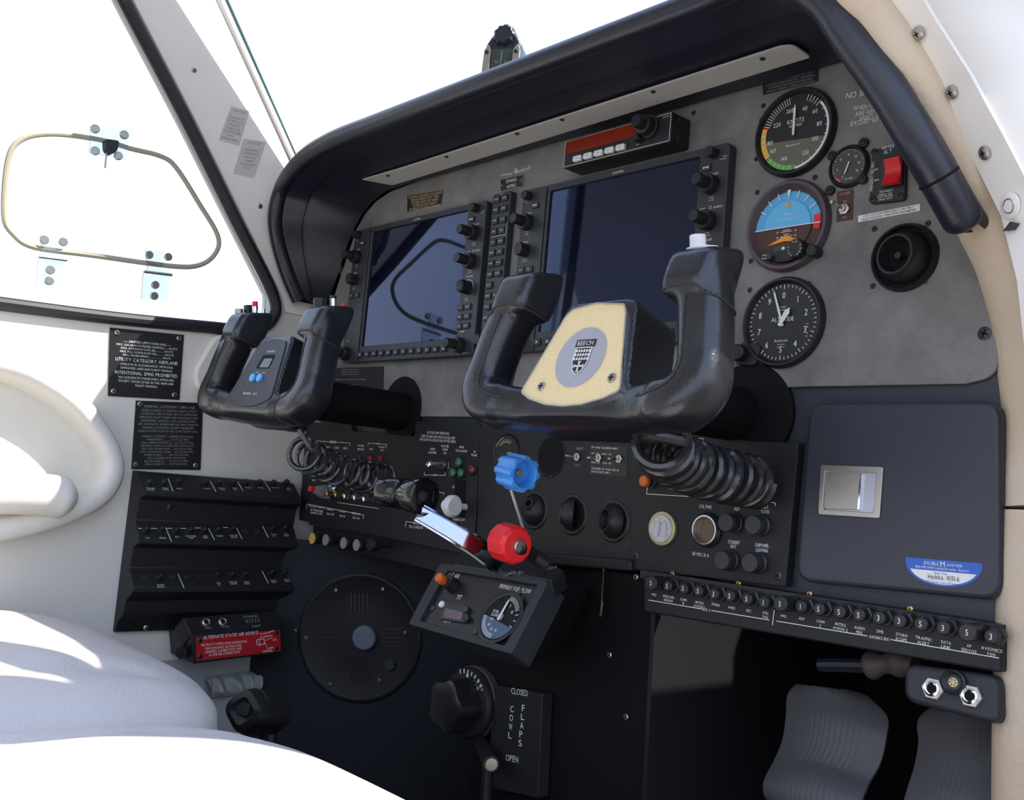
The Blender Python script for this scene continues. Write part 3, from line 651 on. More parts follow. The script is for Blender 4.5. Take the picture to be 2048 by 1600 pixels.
# altimeter
T, F, u, v, R, w = dial('altimeter', (1560, 643), .0415, 'round black altimeter with white numerals and knob low on its left', cat='altimeter', rim=.0055)
b = B(F); ticks(b, u, v, R*.86, R*.97, 0, 2*PI*.98, 49, .0006, w, 5)
for i in range(10): num(b, u, v, R*.70, i*36*D2, str(i) if i != 3 else '3', .0058, w)
b.t('ALTITUDE', u, v+.001, .0038, w, wd=.024); b.t('100 FEET', u-.001, v+.0135, .0013, w, wd=.009); b.t('1000 FEET', u-.001, v+.0108, .0013, w, wd=.011); b.t('Beechcraft', u, v-.018, .0022, w, wd=.014); b.t('CALIBRATED', u, v-.021, .001, w, wd=.008); b.t('20,000 FEET', u, v-.0235, .001, w, wd=.008)
for i, c in enumerate('29.92'): b.t(c, u+R*.66+.001, v-.003-i*.0028, .0022, w, rot=-1.57)
b.go('dial_lettering', 'white', T, flat=True)
def ndl(a, L, wd, w0, nm='needle', back=.004, fat=0):
    s, c = math.sin(a), math.cos(a); f = lambda x, y: (u+x*c+y*s, v-x*s+y*c)
    p = [f(-wd*.6, -back), f(wd*.6, -back), f(wd, L*.7), f(0, L), f(-wd, L*.7)] if fat else [f(-wd, -back), f(wd, -back), f(wd*.8, L-.003), f(0, L), f(-wd*.8, L-.003)]
    B(F).slab(p[::-1], w0, w0+.0006).go(nm, 'wknob', T)
ndl(-19*D2, R*.88, .0011, w+.001); ndl(32*D2, R*.42, .0028, w+.0018, fat=1)
kx, kv = F.px(1484, 707, .005); B(F).slab(rnd([(kx-.008, kv-.010), (kx+.016, kv-.012), (kx+.02, kv+.008), (kx-.002, kv+.012)], .005, 4), 0, .005).go('knob_boss', 'black', T, bev=.001)
knob(F, kx-.001, kv, .005, [(.0078, 0), (.0078, .008), (.0068, .009)], 'baro_knob', 'black', T, lob=(14, .03, 0, .002))
# oxygen gauge
T, F, u, v, R, w = dial('oxygen_gauge', (1694, 331), .0185, 'small round oxygen pressure gauge with four corner screws', cat='gauge', m=mat('grey dial face', (.06, .058, .052), .5), rim=.0028, depth=.005, rec=.002)
b = B(F); ticks(b, u, v, R*.84, R*.97, -150*D2, 110*D2, 24, .0003, w, 4)
for s, a in (('0', -152), ('5', -100), ('10', -45), ('15', 0), ('20', 42), ('25', 82), ('30', 122)): num(b, u, v, R*.66, a*D2, s, .0022, w)
b.t('OXYGEN', u+.001, v-R*.78, .0015, w, wd=.008); b.go('dial_lettering', 'white', T, flat=True)
B(F).arc(u, v, R*.86, R*.98, -150*D2, -128*D2, w).go('red_arc', 'red', T)
ndl(-160*D2, R*.55, .0007, w+.0006)
for dx, dy in ((-.017, .013), (.013, .019), (.014, -.014), (-.017, -.019)):
    s = B(F).cyl(u+dx, v+dy, .0044, 0, .004, 18).go('corner_lug', 'black', T); screws(F, [(u+dx, v+dy)], T, .0025, .004, 'dscrew', px=False)
# oxygen switch
T = placard('oxygen_switch', PF, [(1675, 384), (1707, 378), (1706, 439), (1674, 444)], ['OXYGEN', '', 'ON', '', '', '', 'OFF'], 'chrome toggle switch on a brown oxygen label', 'switch', m='brown', tm=mat('pale brown lettering', (.42, .32, .28), .5), cond=.8)
def toggle(F, x, y, T, w0=0, d=(-.0035, 0), L=.014, r=.002, m='chrome', px=True, nut=.0052):
    u, v = F.px(x, y, w0) if px else (x, y)
    B(F).lathe(u, v, [(0, w0), (nut, w0), (nut, w0+.0025), (nut*.55, w0+.003), (nut*.55, w0+.005), (0, w0+.005)], 6).go('hex_nut', 'steel', T)
    a = F.P(u, v, w0+.004); b_ = F.P(u+d[0], v+d[1], w0+.004+L)
    B(F).tube([a, a.lerp(b_, .5), a.lerp(b_, .85), b_], [r*.6, r*.8, r*1.05, r*.75], 12).go('bat_lever', m, T)
toggle(PF, 1690, 419, T, .0008, (-.002, .002), .016, .0022)
# emergency locator switch
T = thing('emergency_locator_switch', 'black switch plate with a red rocker beside the oxygen gauge', 'switch', tuple(PF.P(*PF.px(1775, 350), 0)))
c = PF.pxs([(1744, 300), (1812, 288), (1810, 400), (1738, 408)], .004)
B(PF).slab(rnd(c[::-1], .004, 3), 0, .004).go('switch_plate', 'black', T, bev=.0006)
B(PF).slab(rnd(PF.pxs([(1762, 318), (1805, 308), (1800, 368), (1760, 376)], .006)[::-1], .003, 3), .004, .0065).go('rocker_guard', 'key', T, bev=.0005)
c = PF.pxs([(1769, 320), (1799, 313), (1797, 364), (1764, 369)], .012)
bm = B(PF); n = 8; L0, L1 = [], []
prof = [.0135, .012, .0105, .0095, .009, .0095, .0105, .012, .013]
top = [V3(p+(0,)) for p in c]
for i in range(9):
    t = i/8; a = top[0].lerp(top[3], t); d_ = top[1].lerp(top[2], t)
    L0.append(PF.P(a.x, a.y, prof[i])); L1.append(PF.P(d_.x, d_.y, prof[i]))
S0 = [PF.P(*[(p-PF.O).dot(PF.U), (p-PF.O).dot(PF.V)], .006) for p in L0]; S1 = [PF.P(*[(p-PF.O).dot(PF.U), (p-PF.O).dot(PF.V)], .006) for p in L1]
R_ = grid(bm.bm, [S0, L0, L1, S1]); bm.bm.faces.new([r[0] for r in R_]); bm.bm.faces.new([r[-1] for r in R_][::-1])
rk = bm.go('red_rocker', 'red', T, ang=50)
b = B(PF)
pt(b, PF, 'ARTEX', 1763, 300, 1789, 295, 7, .0045); pt(b, PF, 'ELT', 1768, 308, 1784, 305, 7, .0045); pt(b, PF, 'TEST/RESET', 1758, 386, 1786, 382, 4, .0045)
pt(b, PF, 'PRESS ON', 1757, 392, 1784, 388, 3.5, .0045); pt(b, PF, 'WAIT 1 SECOND', 1754, 397, 1786, 392, 3.5, .0045); pt(b, PF, 'PRESS ARM', 1757, 402, 1784, 397, 3.5, .0045)
pt(b, PF, 'ON', 1748, 342, 1756, 340, 4, .0045); pt(b, PF, 'ARM', 1747, 363, 1758, 361, 4, .0045)
u0, v0 = PF.px(1745, 382, .0045); u1, v1 = PF.px(1747, 322, .0045); b.txt('EMERGENCY USE ONLY', (u0, v0), (0, v1-v0), (-.0026, 0), .0045)
b.go('switch_lettering', 'white', T, flat=True)
screws(PF, [(1748, 304), (1745, 398), (1800, 392)], T, .0032, .004, 'dscrew')
# air vent on the right
def air_vent(name, px, R, label, ball=True, F=PF, w0=0, rimw=.006, look=(-.5, 0, .9), bm_='black', group=None, depth=-.03, br=.62):
    u, v = F.px(px[0], px[1], w0+rimw)
    T = thing(name, label, 'air vent', tuple(F.P(u, v, w0)), group=group)
    B(F).lathe(u, v, [(R+.001, w0), (R, w0+rimw*.6), (R-.0012, w0+rimw), (R-.0028, w0+rimw*.8), (R-.0036, w0+.001), (R-.0036, w0), (R+.001, w0)], 48).go('outer_ring', bm_, T, ang=50)
    B(F).lathe(u, v, [(0, w0+.0003), (R-.003, w0+.0003), (R-.003, w0+.0008), (0, w0+.0008)], 40).go('dark_socket', 'deep', T)
    d = V3(look).normalized(); Nn = F.U*d.x+F.V*d.y+F.N*d.z
    C0 = F.P(u, v, w0-.004); G = Fr(C0, Nn.orthogonal(), Nn.cross(Nn.orthogonal())); r = R*.82
    # eyeball: hollow ball segment with a nozzle opening
    prof = []
    for i in range(9):
        a = (86-i*(86-math.degrees(math.asin(br)))/8)*D2; prof.append((r*math.sin(a), r*math.cos(a)))
    prof += [(r*br-.001, r*math.cos(math.asin(br))+.003), (r*br-.003, r*math.cos(math.asin(br))+.003), (r*br-.004, r*math.cos(math.asin(br))-.002), (r*br-.006, r*.25)]
    B(G).lathe(0, 0, prof, 48).go('eyeball_nozzle', bm_, T, ang=60)
    B(G).lathe(0, 0, [(0, r*.24), (r*br-.004, r*.24), (r*br-.004, r*.28), (0, r*.28)], 32).go('nozzle_throat', 'deep', T)
    B(G).lathe(0, 0, [(0, r*.28), (.003, r*.3), (.003, r*.55), (0, r*.56)], 12).go('throat_pin', bm_, T)
    return T, G, r
air_vent('air_vent', (1803, 512), .0285, 'largest round air vent, alone at the right end of the grey panel', look=(-.16, .03, .98), br=.78)
# ================================================================ control yokes
def ell_blob(b, c, r, p=2.6, seg=20, rings=12):
    """super-ellipsoid in frame coordinates"""
    F = b.F; R = []
    sp = lambda x, k: math.copysign(abs(x)**k, x)
    for i in range(rings+1):
        a = -PI/2+PI*i/rings; rg = []
        for j in range(seg):
            t = 2*PI*j/seg; ca = sp(math.cos(a), 2/p)
            rg.append(b.bm.verts.new(F.P(c[0]+r[0]*ca*sp(math.cos(t), 2/p), c[1]+r[1]*sp(math.sin(a), 2/p), c[2]+r[2]*ca*sp(math.sin(t), 2/p))))
        R.append(rg)
    for x, y in zip(R, R[1:]):
        for j in range(seg): b.bm.faces.new((x[j], x[(j+1) % seg], y[(j+1) % seg], y[j]))
    b.bm.faces.new(R[0][::-1]); b.bm.faces.new(R[-1])
TL_ = 18*D2
def yoke(cx, label, cream, roll=0, oy=-.225, oz=.08):
    U = V3((math.cos(roll), 0, math.sin(roll))); Vv = V3((0, math.sin(TL_), math.cos(TL_)))
    F = Fr((cx, oy, oz), U, Vv)
    T = thing('control_yoke', label, 'yoke', tuple(F.P(0, 0, 0)), group='pair of control yokes')
    b = B(F)
    def stube(path, ra, rb, p=3.2):
        P = smooth_path([F.P(*q_) for q_ in path], 5); R = []; n = len(P); seg = 24
        sp_ = lambda x: math.copysign(abs(x)**(2/p), x)
        for i, c in enumerate(P):
            t = (P[min(i+1, n-1)]-P[max(i-1, 0)]).normalized(); y = (F.N-t*F.N.dot(t)).normalized(); x = y.cross(t)
            k = i/(n-1)*(len(ra)-1); j = min(int(k), len(ra)-2); A = ra[j]+(ra[j+1]-ra[j])*(k-j); B_ = rb[j]+(rb[j+1]-rb[j])*(k-j)
            R.append([b.bm.verts.new(c+x*A*sp_(math.cos(2*PI*m/seg))+y*B_*sp_(math.sin(2*PI*m/seg))) for m in range(seg)])
        for u_, v_ in zip(R, R[1:]):
            for m in range(seg): b.bm.faces.new((u_[m], u_[(m+1) % seg], v_[(m+1) % seg], v_[m]))
        b.bm.faces.new(R[0][::-1]); b.bm.faces.new(R[-1])
    for s in (-1, 1):
        stube([(s*.085, .0215, -.004), (s*.107, .0240, -.003), (s*.1175, .039, -.003), (s*.1165, .058, -.001), (s*.110, .090, .003), (s*.098, .130, .006)], [.018, .019, .019, .0175, .0185, .020], [.020, .021, .021, .019, .019, .018])
        # horn head: wedge with a flat sloping top
        HF = Fr(F.P(s*.075, 0, 0), F.N, F.V); hb = [(.024, .1015), (.028, .112), (.026, .1375), (-.012, .157), (-.017, .150), (-.017, .112), (-.010, .1025)]
        B_ = B(HF); w0, w1 = (0, .0425) if HF.N.dot(F.U*s) > 0 else (-.0425, 0); poly_ = rnd(hb, .006, 4)
        n_ = len(poly_); v0 = [b.bm.verts.new(HF.P((x-.006)*.82+.006, (y-.13)*.88+.13, w0)) for x, y in poly_]; v1 = [b.bm.verts.new(HF.P(x, y, w0+(w1-w0)*.12)) for x, y in poly_]; v2 = [b.bm.verts.new(HF.P(x, y, w0+(w1-w0)*.88)) for x, y in poly_]; v3 = [b.bm.verts.new(HF.P((x-.006)*.82+.006, (y-.13)*.88+.13, w1)) for x, y in poly_]
        for u_, v_ in ((v0, v1), (v1, v2), (v2, v3)):
            for m in range(n_): b.bm.faces.new((u_[m], u_[(m+1) % n_], v_[(m+1) % n_], v_[m]))
        b.bm.faces.new(v0[::-1]); b.bm.faces.new(v3); B_.bm.free()
    stube([(-.110, .0235, -.004), (-.085, .0220, -.006), (-.045, .0200, -.012), (0, .0190, -.014), (.045, .0200, -.012), (.085, .0220, -.006), (.110, .0235, -.004)], [.019, .0175, .0160, .0150, .0160, .0175, .019], [.021, .020, .019, .0175, .019, .020, .021])
    b.slab(rnd([(-.064, .008), (.064, .008), (.041, .112), (-.037, .112)], .010, 3), -.048, .008)
    b.slab(rnd([(-.082, .010), (.082, .010), (.06, .038), (-.06, .038)], .012, 3), -.030, .004)
    bmesh.ops.recalc_face_normals(b.bm, faces=b.bm.faces)
    body = b.go('leather_body', 'leather', T, ang=180, mods=[('REMESH', dict(mode='VOXEL', voxel_size=.0019)), ('SMOOTH', dict(factor=.5, iterations=26))])
    # seams laid onto the leather surface
    from mathutils.bvhtree import BVHTree
    bpy.context.view_layer.update(); bv = BVHTree.FromObject(body, bpy.context.evaluated_depsgraph_get()); off = WL[T.name]
    def seam(pts, r=.0009, nm='seam'):
        out = []
        for p in smooth_path([F.P(*q_) for q_ in pts], 9):
            h = bv.find_nearest(p-off)
            if h[0] is not None: out.append(h[0]+off+h[1]*.0002)
        B(F).tube(out, r, 6).go(nm, 'seam', T)
        st_ = B(F)
        for i in range(1, len(out)-1, 2): st_.tube([out[i]+F.N*.0005+F.V*.0016, out[i].lerp(out[i+1], .7)+F.N*.0005+F.V*.0016], .0004, 5)
        st_.go('stitches', 'seam', T)
    for s in (-1, 1):
        seam([(s*.130, .101, -.02), (s*.132, .1005, .004), (s*.120, .100, .03), (s*.098, .0995, .04), (s*.080, .100, .03), (s*.068, .102, .010), (s*.070, .104, -.02)])
        seam([(s*.101, .098, .03), (s*.103, .080, .03), (s*.1055, .055, .03), (s*.104, .036, .03), (s*.09, .026, .03), (s*.070, .0225, .03)])
        seam([(s*.096, .100, -.03), (s*.101, .080, -.03), (s*.1035, .055, -.03), (s*.101, .036, -.03), (s*.09, .028, -.03)])
    # hub and shaft
    B(PF).cyl(cx+.0, .118, .026, .0, .215, 36).go('shaft', 'deep', T)
    B(Fr((cx, -.20, .118), (1, 0, 0), (0, 0, 1))).cyl(0, 0, .040, -.012, .0, 36).go('hub', 'black', T)
    plate = [(-.053, .0285), (-.040, .0222), (-.020, .0172), (0, .0157), (.020, .0172), (.040, .0222), (.0545, .0285), (.0355, .096), (.031, .103), (0, .1065), (-.024, .103), (-.030, .097)]
    if cream:
        pr_ = rnd(plate, [.004, 0, 0, 0, 0, 0, .004, .002, .002, 0, .002, .002], 3)
        cen = (.002, .06); big = [(cen[0]+(x-cen[0])*1.035, cen[1]+(y-cen[1])*1.03) for x, y in pr_]
        B(F).ring(big, pr_, .004, .0112).go('chrome_rim', 'chrome', T)
        B(F).slab(pr_, .006, .0098).go('centre_plate', 'yel', T, label='cream ribbed centre plate')
        m = B(F); m.slab([(.0015+.0262*math.cos(a*6*D2), .0585+.0268*math.sin(a*6*D2)) for a in range(60)], .0098, .0104); m.go('medallion', 'silver', T)
        c = (.003, .059); k = .0085
        sh = [(c[0]-k*1.0, c[1]+k*.9), (c[0]+k*1.0, c[1]+k*.9), (c[0]+k*1.0, c[1]-k*.5), (c[0]+k*.7, c[1]-k*1.4), (c[0], c[1]-k*2), (c[0]-k*.7, c[1]-k*1.4), (c[0]-k*1.0, c[1]-k*.5)]
        sh = rnd(sh[::-1], [0, 0, .002, .004, .002, 0, 0][::1], 3)
        m = B(F); m.slab(sh, .0104, .0108); m.slab(rect(c[0]-k*1.25, c[1]+k*1.0, c[0]+k*1.25, c[1]+k*1.75), .0104, .0110); em = m.go('emblem_shield', 'face', T)
        m = B(F); m.t('BEECH', c[0], c[1]+k*1.12, k*.48, .0112, wd=k*2.1)
        for r_ in range(3):
            for i in range(6): x = c[0]-k*.83+i*k*.33; y = c[1]+k*(.42-r_*.42); m.slab([(x-k*.1, y), (x+k*.1, y), (x+k*.1, y+k*.16), (x+k*.04, y+k*.3), (x-k*.04, y+k*.3), (x-k*.1, y+k*.16)], .0108, .0112)
        m.line((c[0], c[1]-k*.55), (c[0], c[1]-k*1.7), k*.16, .0109); m.line((c[0]-k*.6, c[1]-k*1.05), (c[0]+k*.6, c[1]-k*1.05), k*.16, .0109)
        for dx, dy in ((0, -.6), (0, -1.6)): m.line((c[0]-k*.18, c[1]+k*dy), (c[0]+k*.18, c[1]+k*dy), k*.12, .0109)
        for dx in (-.58, .58): m.line((c[0]+k*dx, c[1]-k*.87), (c[0]+k*dx, c[1]-k*1.23), k*.12, .0109)
        m.pline(sh+[sh[0]], k*.09, .0108)
        m.go('emblem_relief', 'wknob', T, flat=True)
        for x, y in ((-.0325, .033), (.0425, .039)):
            s = B(F).lathe(x, y, [(0, .0098), (.0042, .0098), (.0036, .0112), (0, .0114)], 18).go('plate_screw', 'screw', T)
            m = B(F); m.line((x-.0025, y), (x+.0025, y), .0009, .0112, .0004); m.line((x, y-.0025), (x, y+.0025), .0009, .0112, .0004); m.go('screw_cross', 'deep', s)
    else:
        pr_ = rnd(plate, [.010, .004, 0, 0, 0, .004, .010, .002, .002, 0, .002, .002], 4)
        B(F).slab(pr_, .006, .0095).go('clock_plate', 'charplate', T, bev=.0008, label='charcoal clock plate')
        cp = F; B(F).slab(rnd([(-.012, .066), (.020, .066), (.021, .084), (-.008, .084)], .001, 2), .0095, .0100).go('clock_window', 'deep', T)
        B(F).slab(rnd([(-.004, .067), (.019, .067), (.0195, .079), (-.001, .079)], .001, 2), .0100, .0103).go('clock_display', 'lcd', T)
        for x in (-.0085, .009): B(F).cyl(x, .053, .0052, .0095, .0125, 20).go('clock_button', mat('bright blue button', (.08, .42, .85), .35), T)
        m = B(F); m.t('CHRONOMETER', .007, .0875, .0022, .0098, wd=.020); m.t('SELECT', -.004, .0595, .0016, .0098, wd=.010); m.t('CONTROL', .012, .0595, .0016, .0098, wd=.010); m.t('Astrotech', -.007, .031, .0038, .0098, wd=.019); m.t('LC-2', .014, .031, .003, .0098, wd=.009)
        m.go('clock_lettering', 'white', T, flat=True)
        for x, y in ((-.024, .045), (.026, .047)): B(F).cyl(x, y, .0013, .0095, .0100, 10).go('plate_screw', 'dscrew', T)
    # tops of the horns
    for s in (-1, 1):
        tp = Fr(F.P(s*.0955, .1462, .0065), F.U, F.N*-1+F.V*.51)
        if s == -1 or cream:
            pass
        B(tp).slab(rnd([(-.017, -.016), (.017, -.016), (.017, .017), (-.017, .017)], .007, 4), -.003, .0010).go('horn_cap', 'leather', T, bev=.0008)
        if cream and s == 1:
            B(tp).slab([(-.002+.0125*math.cos(a*12*D2), .0-.003+.0115*math.sin(a*12*D2)) for a in range(30)], .0012, .0030).go('button_collar', 'wknob', T, bev=.0006)
            B(tp).cyl(-.004, -.006, .0062, .003, .0125, 24).go('transmit_button', 'wknob', T, label='white round push button')
        if not cream:
            if s == -1:
                B(tp).cyl(-.013, -.012, .0055, .001, .007, 16).go('trim_nut', 'screw', T)
                B(tp).slab(rnd(rect(-.014, -.006, -.002, .005), .003, 3), .001, .012).go('trim_switch', 'black', T, bev=.0015)
                B(tp).cyl(.008, .0, .0040, .001, .010, 16).go('button_stem', 'chrome', T); B(tp).cyl(.008, .0, .0036, .010, .016, 16).go('red_button', 'red', T)
                B(tp).cyl(.013, .009, .0026, .001, .006, 12).go('small_nut', 'chrome', T)
            else:
                B(tp).cyl(-.009, -.008, .0078, .001, .011, 20).go('round_switch', 'black', T)
                B(tp).cyl(-.0, .004, .0038, .001, .011, 16).go('button_stem', 'chrome', T); B(tp).cyl(.0, .004, .0040, .011, .014, 16).go('black_button', 'black', T)
                B(tp).cyl(.010, .012, .0026, .001, .005, 12).go('small_red_button', 'red', T)
    return T, F
yoke(.287, 'right black leather control yoke with a cream plate bearing a shield emblem', True)
yoke(-.250, 'left black leather control yoke with charcoal clock plate and blue buttons', False, roll=-.03)
def coil(name, pts, R, turns, r, label, tail0=None, tail1=None):
    sp = smooth_path(pts, 12); n = len(sp); N = turns*22; P = []
    for i in range(N+1):
        t = i/N*(n-1); k = min(int(t), n-2); c = sp[k].lerp(sp[k+1], t-k); d = (sp[k+1]-sp[k]).normalized()
        x = d.cross(V3((0, 0, 1))).normalized(); y = x.cross(d); a = 2*PI*turns*i/N
        P.append(c+(x*math.cos(a)+y*math.sin(a))*R)
    if tail0: P = smooth_path([V3(q) for q in tail0]+[P[0]], 6)[:-1]+P
    if tail1: P = P+smooth_path([P[-1]]+[V3(q) for q in tail1], 6)[1:]
    T = thing(name, label, 'cord', tuple(pts[0]), group='coiled cords under the yokes')
    B(PF).tube(P, r, 8).go('coiled_wire', mat('glossy black cord', (.02, .02, .022), .18, spec=.7), T)
    return T
coil('coiled_cord', [at(1318, 880, 1, -.175), at(1345, 915, 1, -.14), at(1400, 940, 1, -.10), at(1460, 955, 1, -.06), at(1510, 965, 1, -.022)], .0200, 12, .0046, 'thick glossy coiled cord hanging under the yoke with the cream plate', tail0=[at(1290, 868, 1, -.20)])
coil('coiled_cord', [at(600, 905, 1, -.19), at(640, 925, 1, -.15), at(690, 945, 1, -.11), at(740, 955, 1, -.07), at(775, 958, 1, -.035)], .0175, 11, .0031, 'coiled cord hanging under the yoke with the clock plate', tail0=[at(598, 858, 1, -.2)])
# ================================================================ lower panels
F = PF
lb = thing('lower_panel', 'black lower panel backing between the cockpit walls', 'lower panel', (0, .008, .05))
B(F).slab([(-.462, -.052), (-.02, -.052), (.19, -.036), (.535, -.046), (.545, .20), (-.46, .20)], -.012, -.0045).go('backing_sheet', 'glove', lb)
for nm, c, r in (('left', (-.250, .122), .044), ('right', (.300, .118), .048)):
    B(F).cyl(c[0], c[1], r, -.0045, .0012, 40, .0005).go('shaft_opening', 'deep', lb)
# left subpanel
ls_ = thing('switch_subpanel', 'black subpanel with landing gear lights and toggle row beneath the left display', 'subpanel', tuple(F.P(*F.px(770, 960), 0)))
o = F.pxs([(612, 845), (700, 845), (705, 862), (828, 872), (832, 842), (958, 848), (948, 1112), (598, 1040)], .004)
B(F).slab(o[::-1], -.002, .004).go('faceplate', 'sub', ls_, bev=.001)
b = B(F); W_ = .0045
for a in ([(632, 889), (632, 882), (700, 886), (700, 892)], [(736, 892), (737, 886), (773, 889), (773, 895)], [(849, 944), (849, 950), (890, 951), (891, 945)], [(675, 1005), (758, 1017)], [(613, 1019), (614, 1008), (728, 1030), (726, 1038)], [(811, 1053), (812, 1043), (853, 1049), (853, 1058)], [(874, 984), (888, 986), (888, 990)]): b.pline(F.pxs(a, W_), .0006, W_)
for s, x0, y0, x1, y1, h in (('DEICE', 660, 886, 672, 887, 5), ('PROP', 634, 895, 643, 896, 4), ('PITOT', 650, 896, 660, 897, 4), ('SURF', 668, 897, 678, 898, 4), ('HEAT', 686, 898, 696, 899, 4), ('STROBE', 715, 893, 728, 894, 4), ('BEACON', 715, 900, 728, 901, 4), ('A/C', 752, 889, 759, 890, 4), ('OFF', 738, 900, 746, 901, 4), ('BLOWER', 758, 896, 770, 897, 4), ('HI', 761, 902, 766, 903, 4),
    ('AUX FUEL PUMP OPERATION', 854, 867, 898, 870, 5), ('TAKE OFF AND LAND WITH AUX FUEL PUMP', 842, 874, 910, 879, 5), ('OFF EXCEPT IN CASE OF LOSS OF FUEL PRESS', 839, 881, 911, 886, 5), ('AUX FUEL', 882, 894, 898, 895, 4.5), ('PUMP', 885, 901, 895, 902, 4.5), ('HI', 887, 908, 892, 909, 4.5), ('VENT', 860, 900, 870, 901, 4.5), ('BLOWER', 857, 907, 873, 908, 4.5),
    ('GEAR', 918, 896, 928, 897, 4.5), ('DN & LOCKED', 911, 903, 934, 905, 4.5), ('IN', 947, 905, 951, 906, 4), ('TRANS', 942, 912, 954, 913, 4.5), ('OFF', 866, 952, 874, 953, 4.5), ('UP', 904, 976, 910, 977, 5), ('LANDING GEAR', 905, 1041, 930, 1042, 5), ('ALT AIR', 826, 1048, 841, 1050, 5), ('PULL & RELEASE', 818, 1055, 846, 1058, 5),
    ('PULL ON & TURN TO', 617, 1013, 649, 1018, 4), ('SET PARKING BRK', 621, 1021, 646, 1025, 4), ('CONTROL LOCK', 620, 1027, 645, 1030, 4), ('CABIN HEAT', 653, 1020, 668, 1022, 4), ('PULL ON', 653, 1029, 668, 1031, 4), ('R VENT', 678, 1024, 692, 1026, 4), ('PULL ON', 679, 1033, 690, 1035, 4), ('DEFROST', 704, 1028, 720, 1031, 4), ('PULL ON', 705, 1037, 719, 1039, 4), ('BAT', 624, 962, 632, 963, 4), ('ALT', 642, 964, 650, 965, 4), ('A  B  C  D  E  F', 664, 974, 756, 982, 4)):
    pt(b, F, s, x0, y0, x1, y1, h, W_)
for i, c in enumerate('012'): pt(b, F, c, 895, 937-i*5, 898, 937-i*5, 3.5, W_)
b.go('subpanel_lettering', 'white', ls_, flat=True)
for x, y in ((640, 935), (655, 936), (676, 938), (698, 940), (718, 917), (740, 917), (760, 917), (720, 950), (738, 955)):
    u, v = F.px(x, y, .006); s = B(F).cyl(u, v, .0045, .004, .0065, 16).go('small_lamp' if y == 917 else 'rocker_base', 'redl' if (y == 917 and x > 730) else 'key', ls_)
for i, (x, y, m) in enumerate([(683, 987, 'brass'), (700, 989, 'brass'), (718, 992, 'chrome'), (738, 995, 'chrome'), (757, 998, 'chrome')]):
    u, v = F.px(x, y, .004); B(F).cyl(u, v, .0055, .004, .008, 18).go('lever_bushing', 'black', ls_)
    a = F.P(u, v, .006); c = F.P(u+.001, v-.002, .030); B(F).tube([a, a.lerp(c, .6), a.lerp(c, .9), c, c+V3((0, -.001, 0))], [.0028, .0034, .0042, .0038, .0015], 14).go('toggle_lever', m, ls_)
u, v = F.px(890, 930, .004); B(F).cyl(u, v, .007, .004, .009, 20).go('lever_bushing', 'dscrew', ls_)
a = F.P(u, v, .008); c = F.P(u-.0045, v-.0015, .028); B(F).tube([a, a.lerp(c, .6), a.lerp(c, .9), c, c+V3((0, -.0015, 0))], [.0035, .0038, .0048, .0042, .0018], 16).go('toggle_lever', 'chrome', ls_)
for x, y, m in ((917, 924, 'green'), (905, 945, 'green'), (921, 946, 'green'), (943, 939, 'redl')):
    u, v = F.px(x, y, .008); B(F).lathe(u, v, [(.0065, .004), (.0065, .007), (.0055, .0085)], 20).go('lamp_collar', 'key', ls_); B(F).lathe(u, v, [(.0055, .005), (.0052, .009), (.003, .0105), (0, .011)], 20).go('indicator_lamp', m, ls_)
# gear handle: slot and white wheel knob
B(F).slab(rnd(F.pxs([(911, 958), (932, 960), (930, 1036), (908, 1030)], .004)[::-1], .002, 2), .004, .0048).go('gear_slot', 'deep', ls_)
G = Fr(at(900, 1012, 1, -.030), (.55, -.83, 0), (0, 0, 1))
g = B(Fr(G.O, V3((0, -1, 0)), V3((0, 0, 1)))).lathe(0, 0, [(0, -.010), (.0105, -.010), (.0135, -.007), (.0135, -.002), (.0105, .0), (.0075, .001), (.0075, .008), (.006, .010), (0, .010)], 28).go('gear_handle', 'wknob', ls_, label='white wheel-shaped landing gear handle')
B(F).tube([G.O+V3((-.002, .004, 0)), V3((G.O.x-.002, -.004, G.O.z))], .004, 10).go('gear_lever', 'wknob', ls_)
# clear knob with red tip
p0 = at(664, 985, 1, -.005)
T = thing('ignition_knob', 'clear plastic knob with a red tip left of the toggle row', 'knob', tuple(p0))
G = Fr(p0, (1, 0, 0), (0, .1, 1))
B(G).lathe(0, 0, [(0, 0), (.011, 0), (.012, .003), (.010, .006), (0, .006)], 24).go('metal_collar', 'chrome', T)
B(G).lathe(0, -.001, [(0, .006), (.0085, .006), (.010, .010), (.0095, .016), (.0075, .024), (.005, .030), (0, .031)], 8).go('clear_body', 'smoke', T)
B(G).slab(rnd([(-.0035, -.0045), (.0035, -.0045), (.0035, .0035), (-.0035, .0035)], .001, 2), .031, .038).go('red_tip', 'red', T, bev=.0006)
# pull knobs below
for i, (x, y, m) in enumerate([(652, 1078, 'yel2'), (679, 1081, 'grey'), (715, 1087, 'grey'), (741, 1091, 'grey'), (768, 1090, 'black')]):
    p = at(x, y, 1, -.01)
    T = thing('pull_knob', ['yellow-capped pull knob under the left subpanel', 'grey-capped pull knob second from the left under the subpanel', 'grey-capped pull knob third from the left under the subpanel', 'grey-capped pull knob fourth from the left under the subpanel', 'all-black pull knob at the right end of the row under the subpanel'][i], 'knob', tuple(p), group='pull knobs under the left subpanel')
    G = Fr(p, (1, 0, 0), (0, .0, 1)); B(G).lathe(0, 0, [(0, -.012), (.004, -.012), (.004, .006), (.0065, .008), (.0085, .016), (.0085, .021), (.0075, .0225), (0, .0225)], 24).go('knob_body', 'black', T)
    B(G).cyl(0, 0, .0078, .0225, .0232, 24).go('knob_cap', mat('mustard cap', (.55, .38, .09), .5) if m == 'yel2' else m, T)
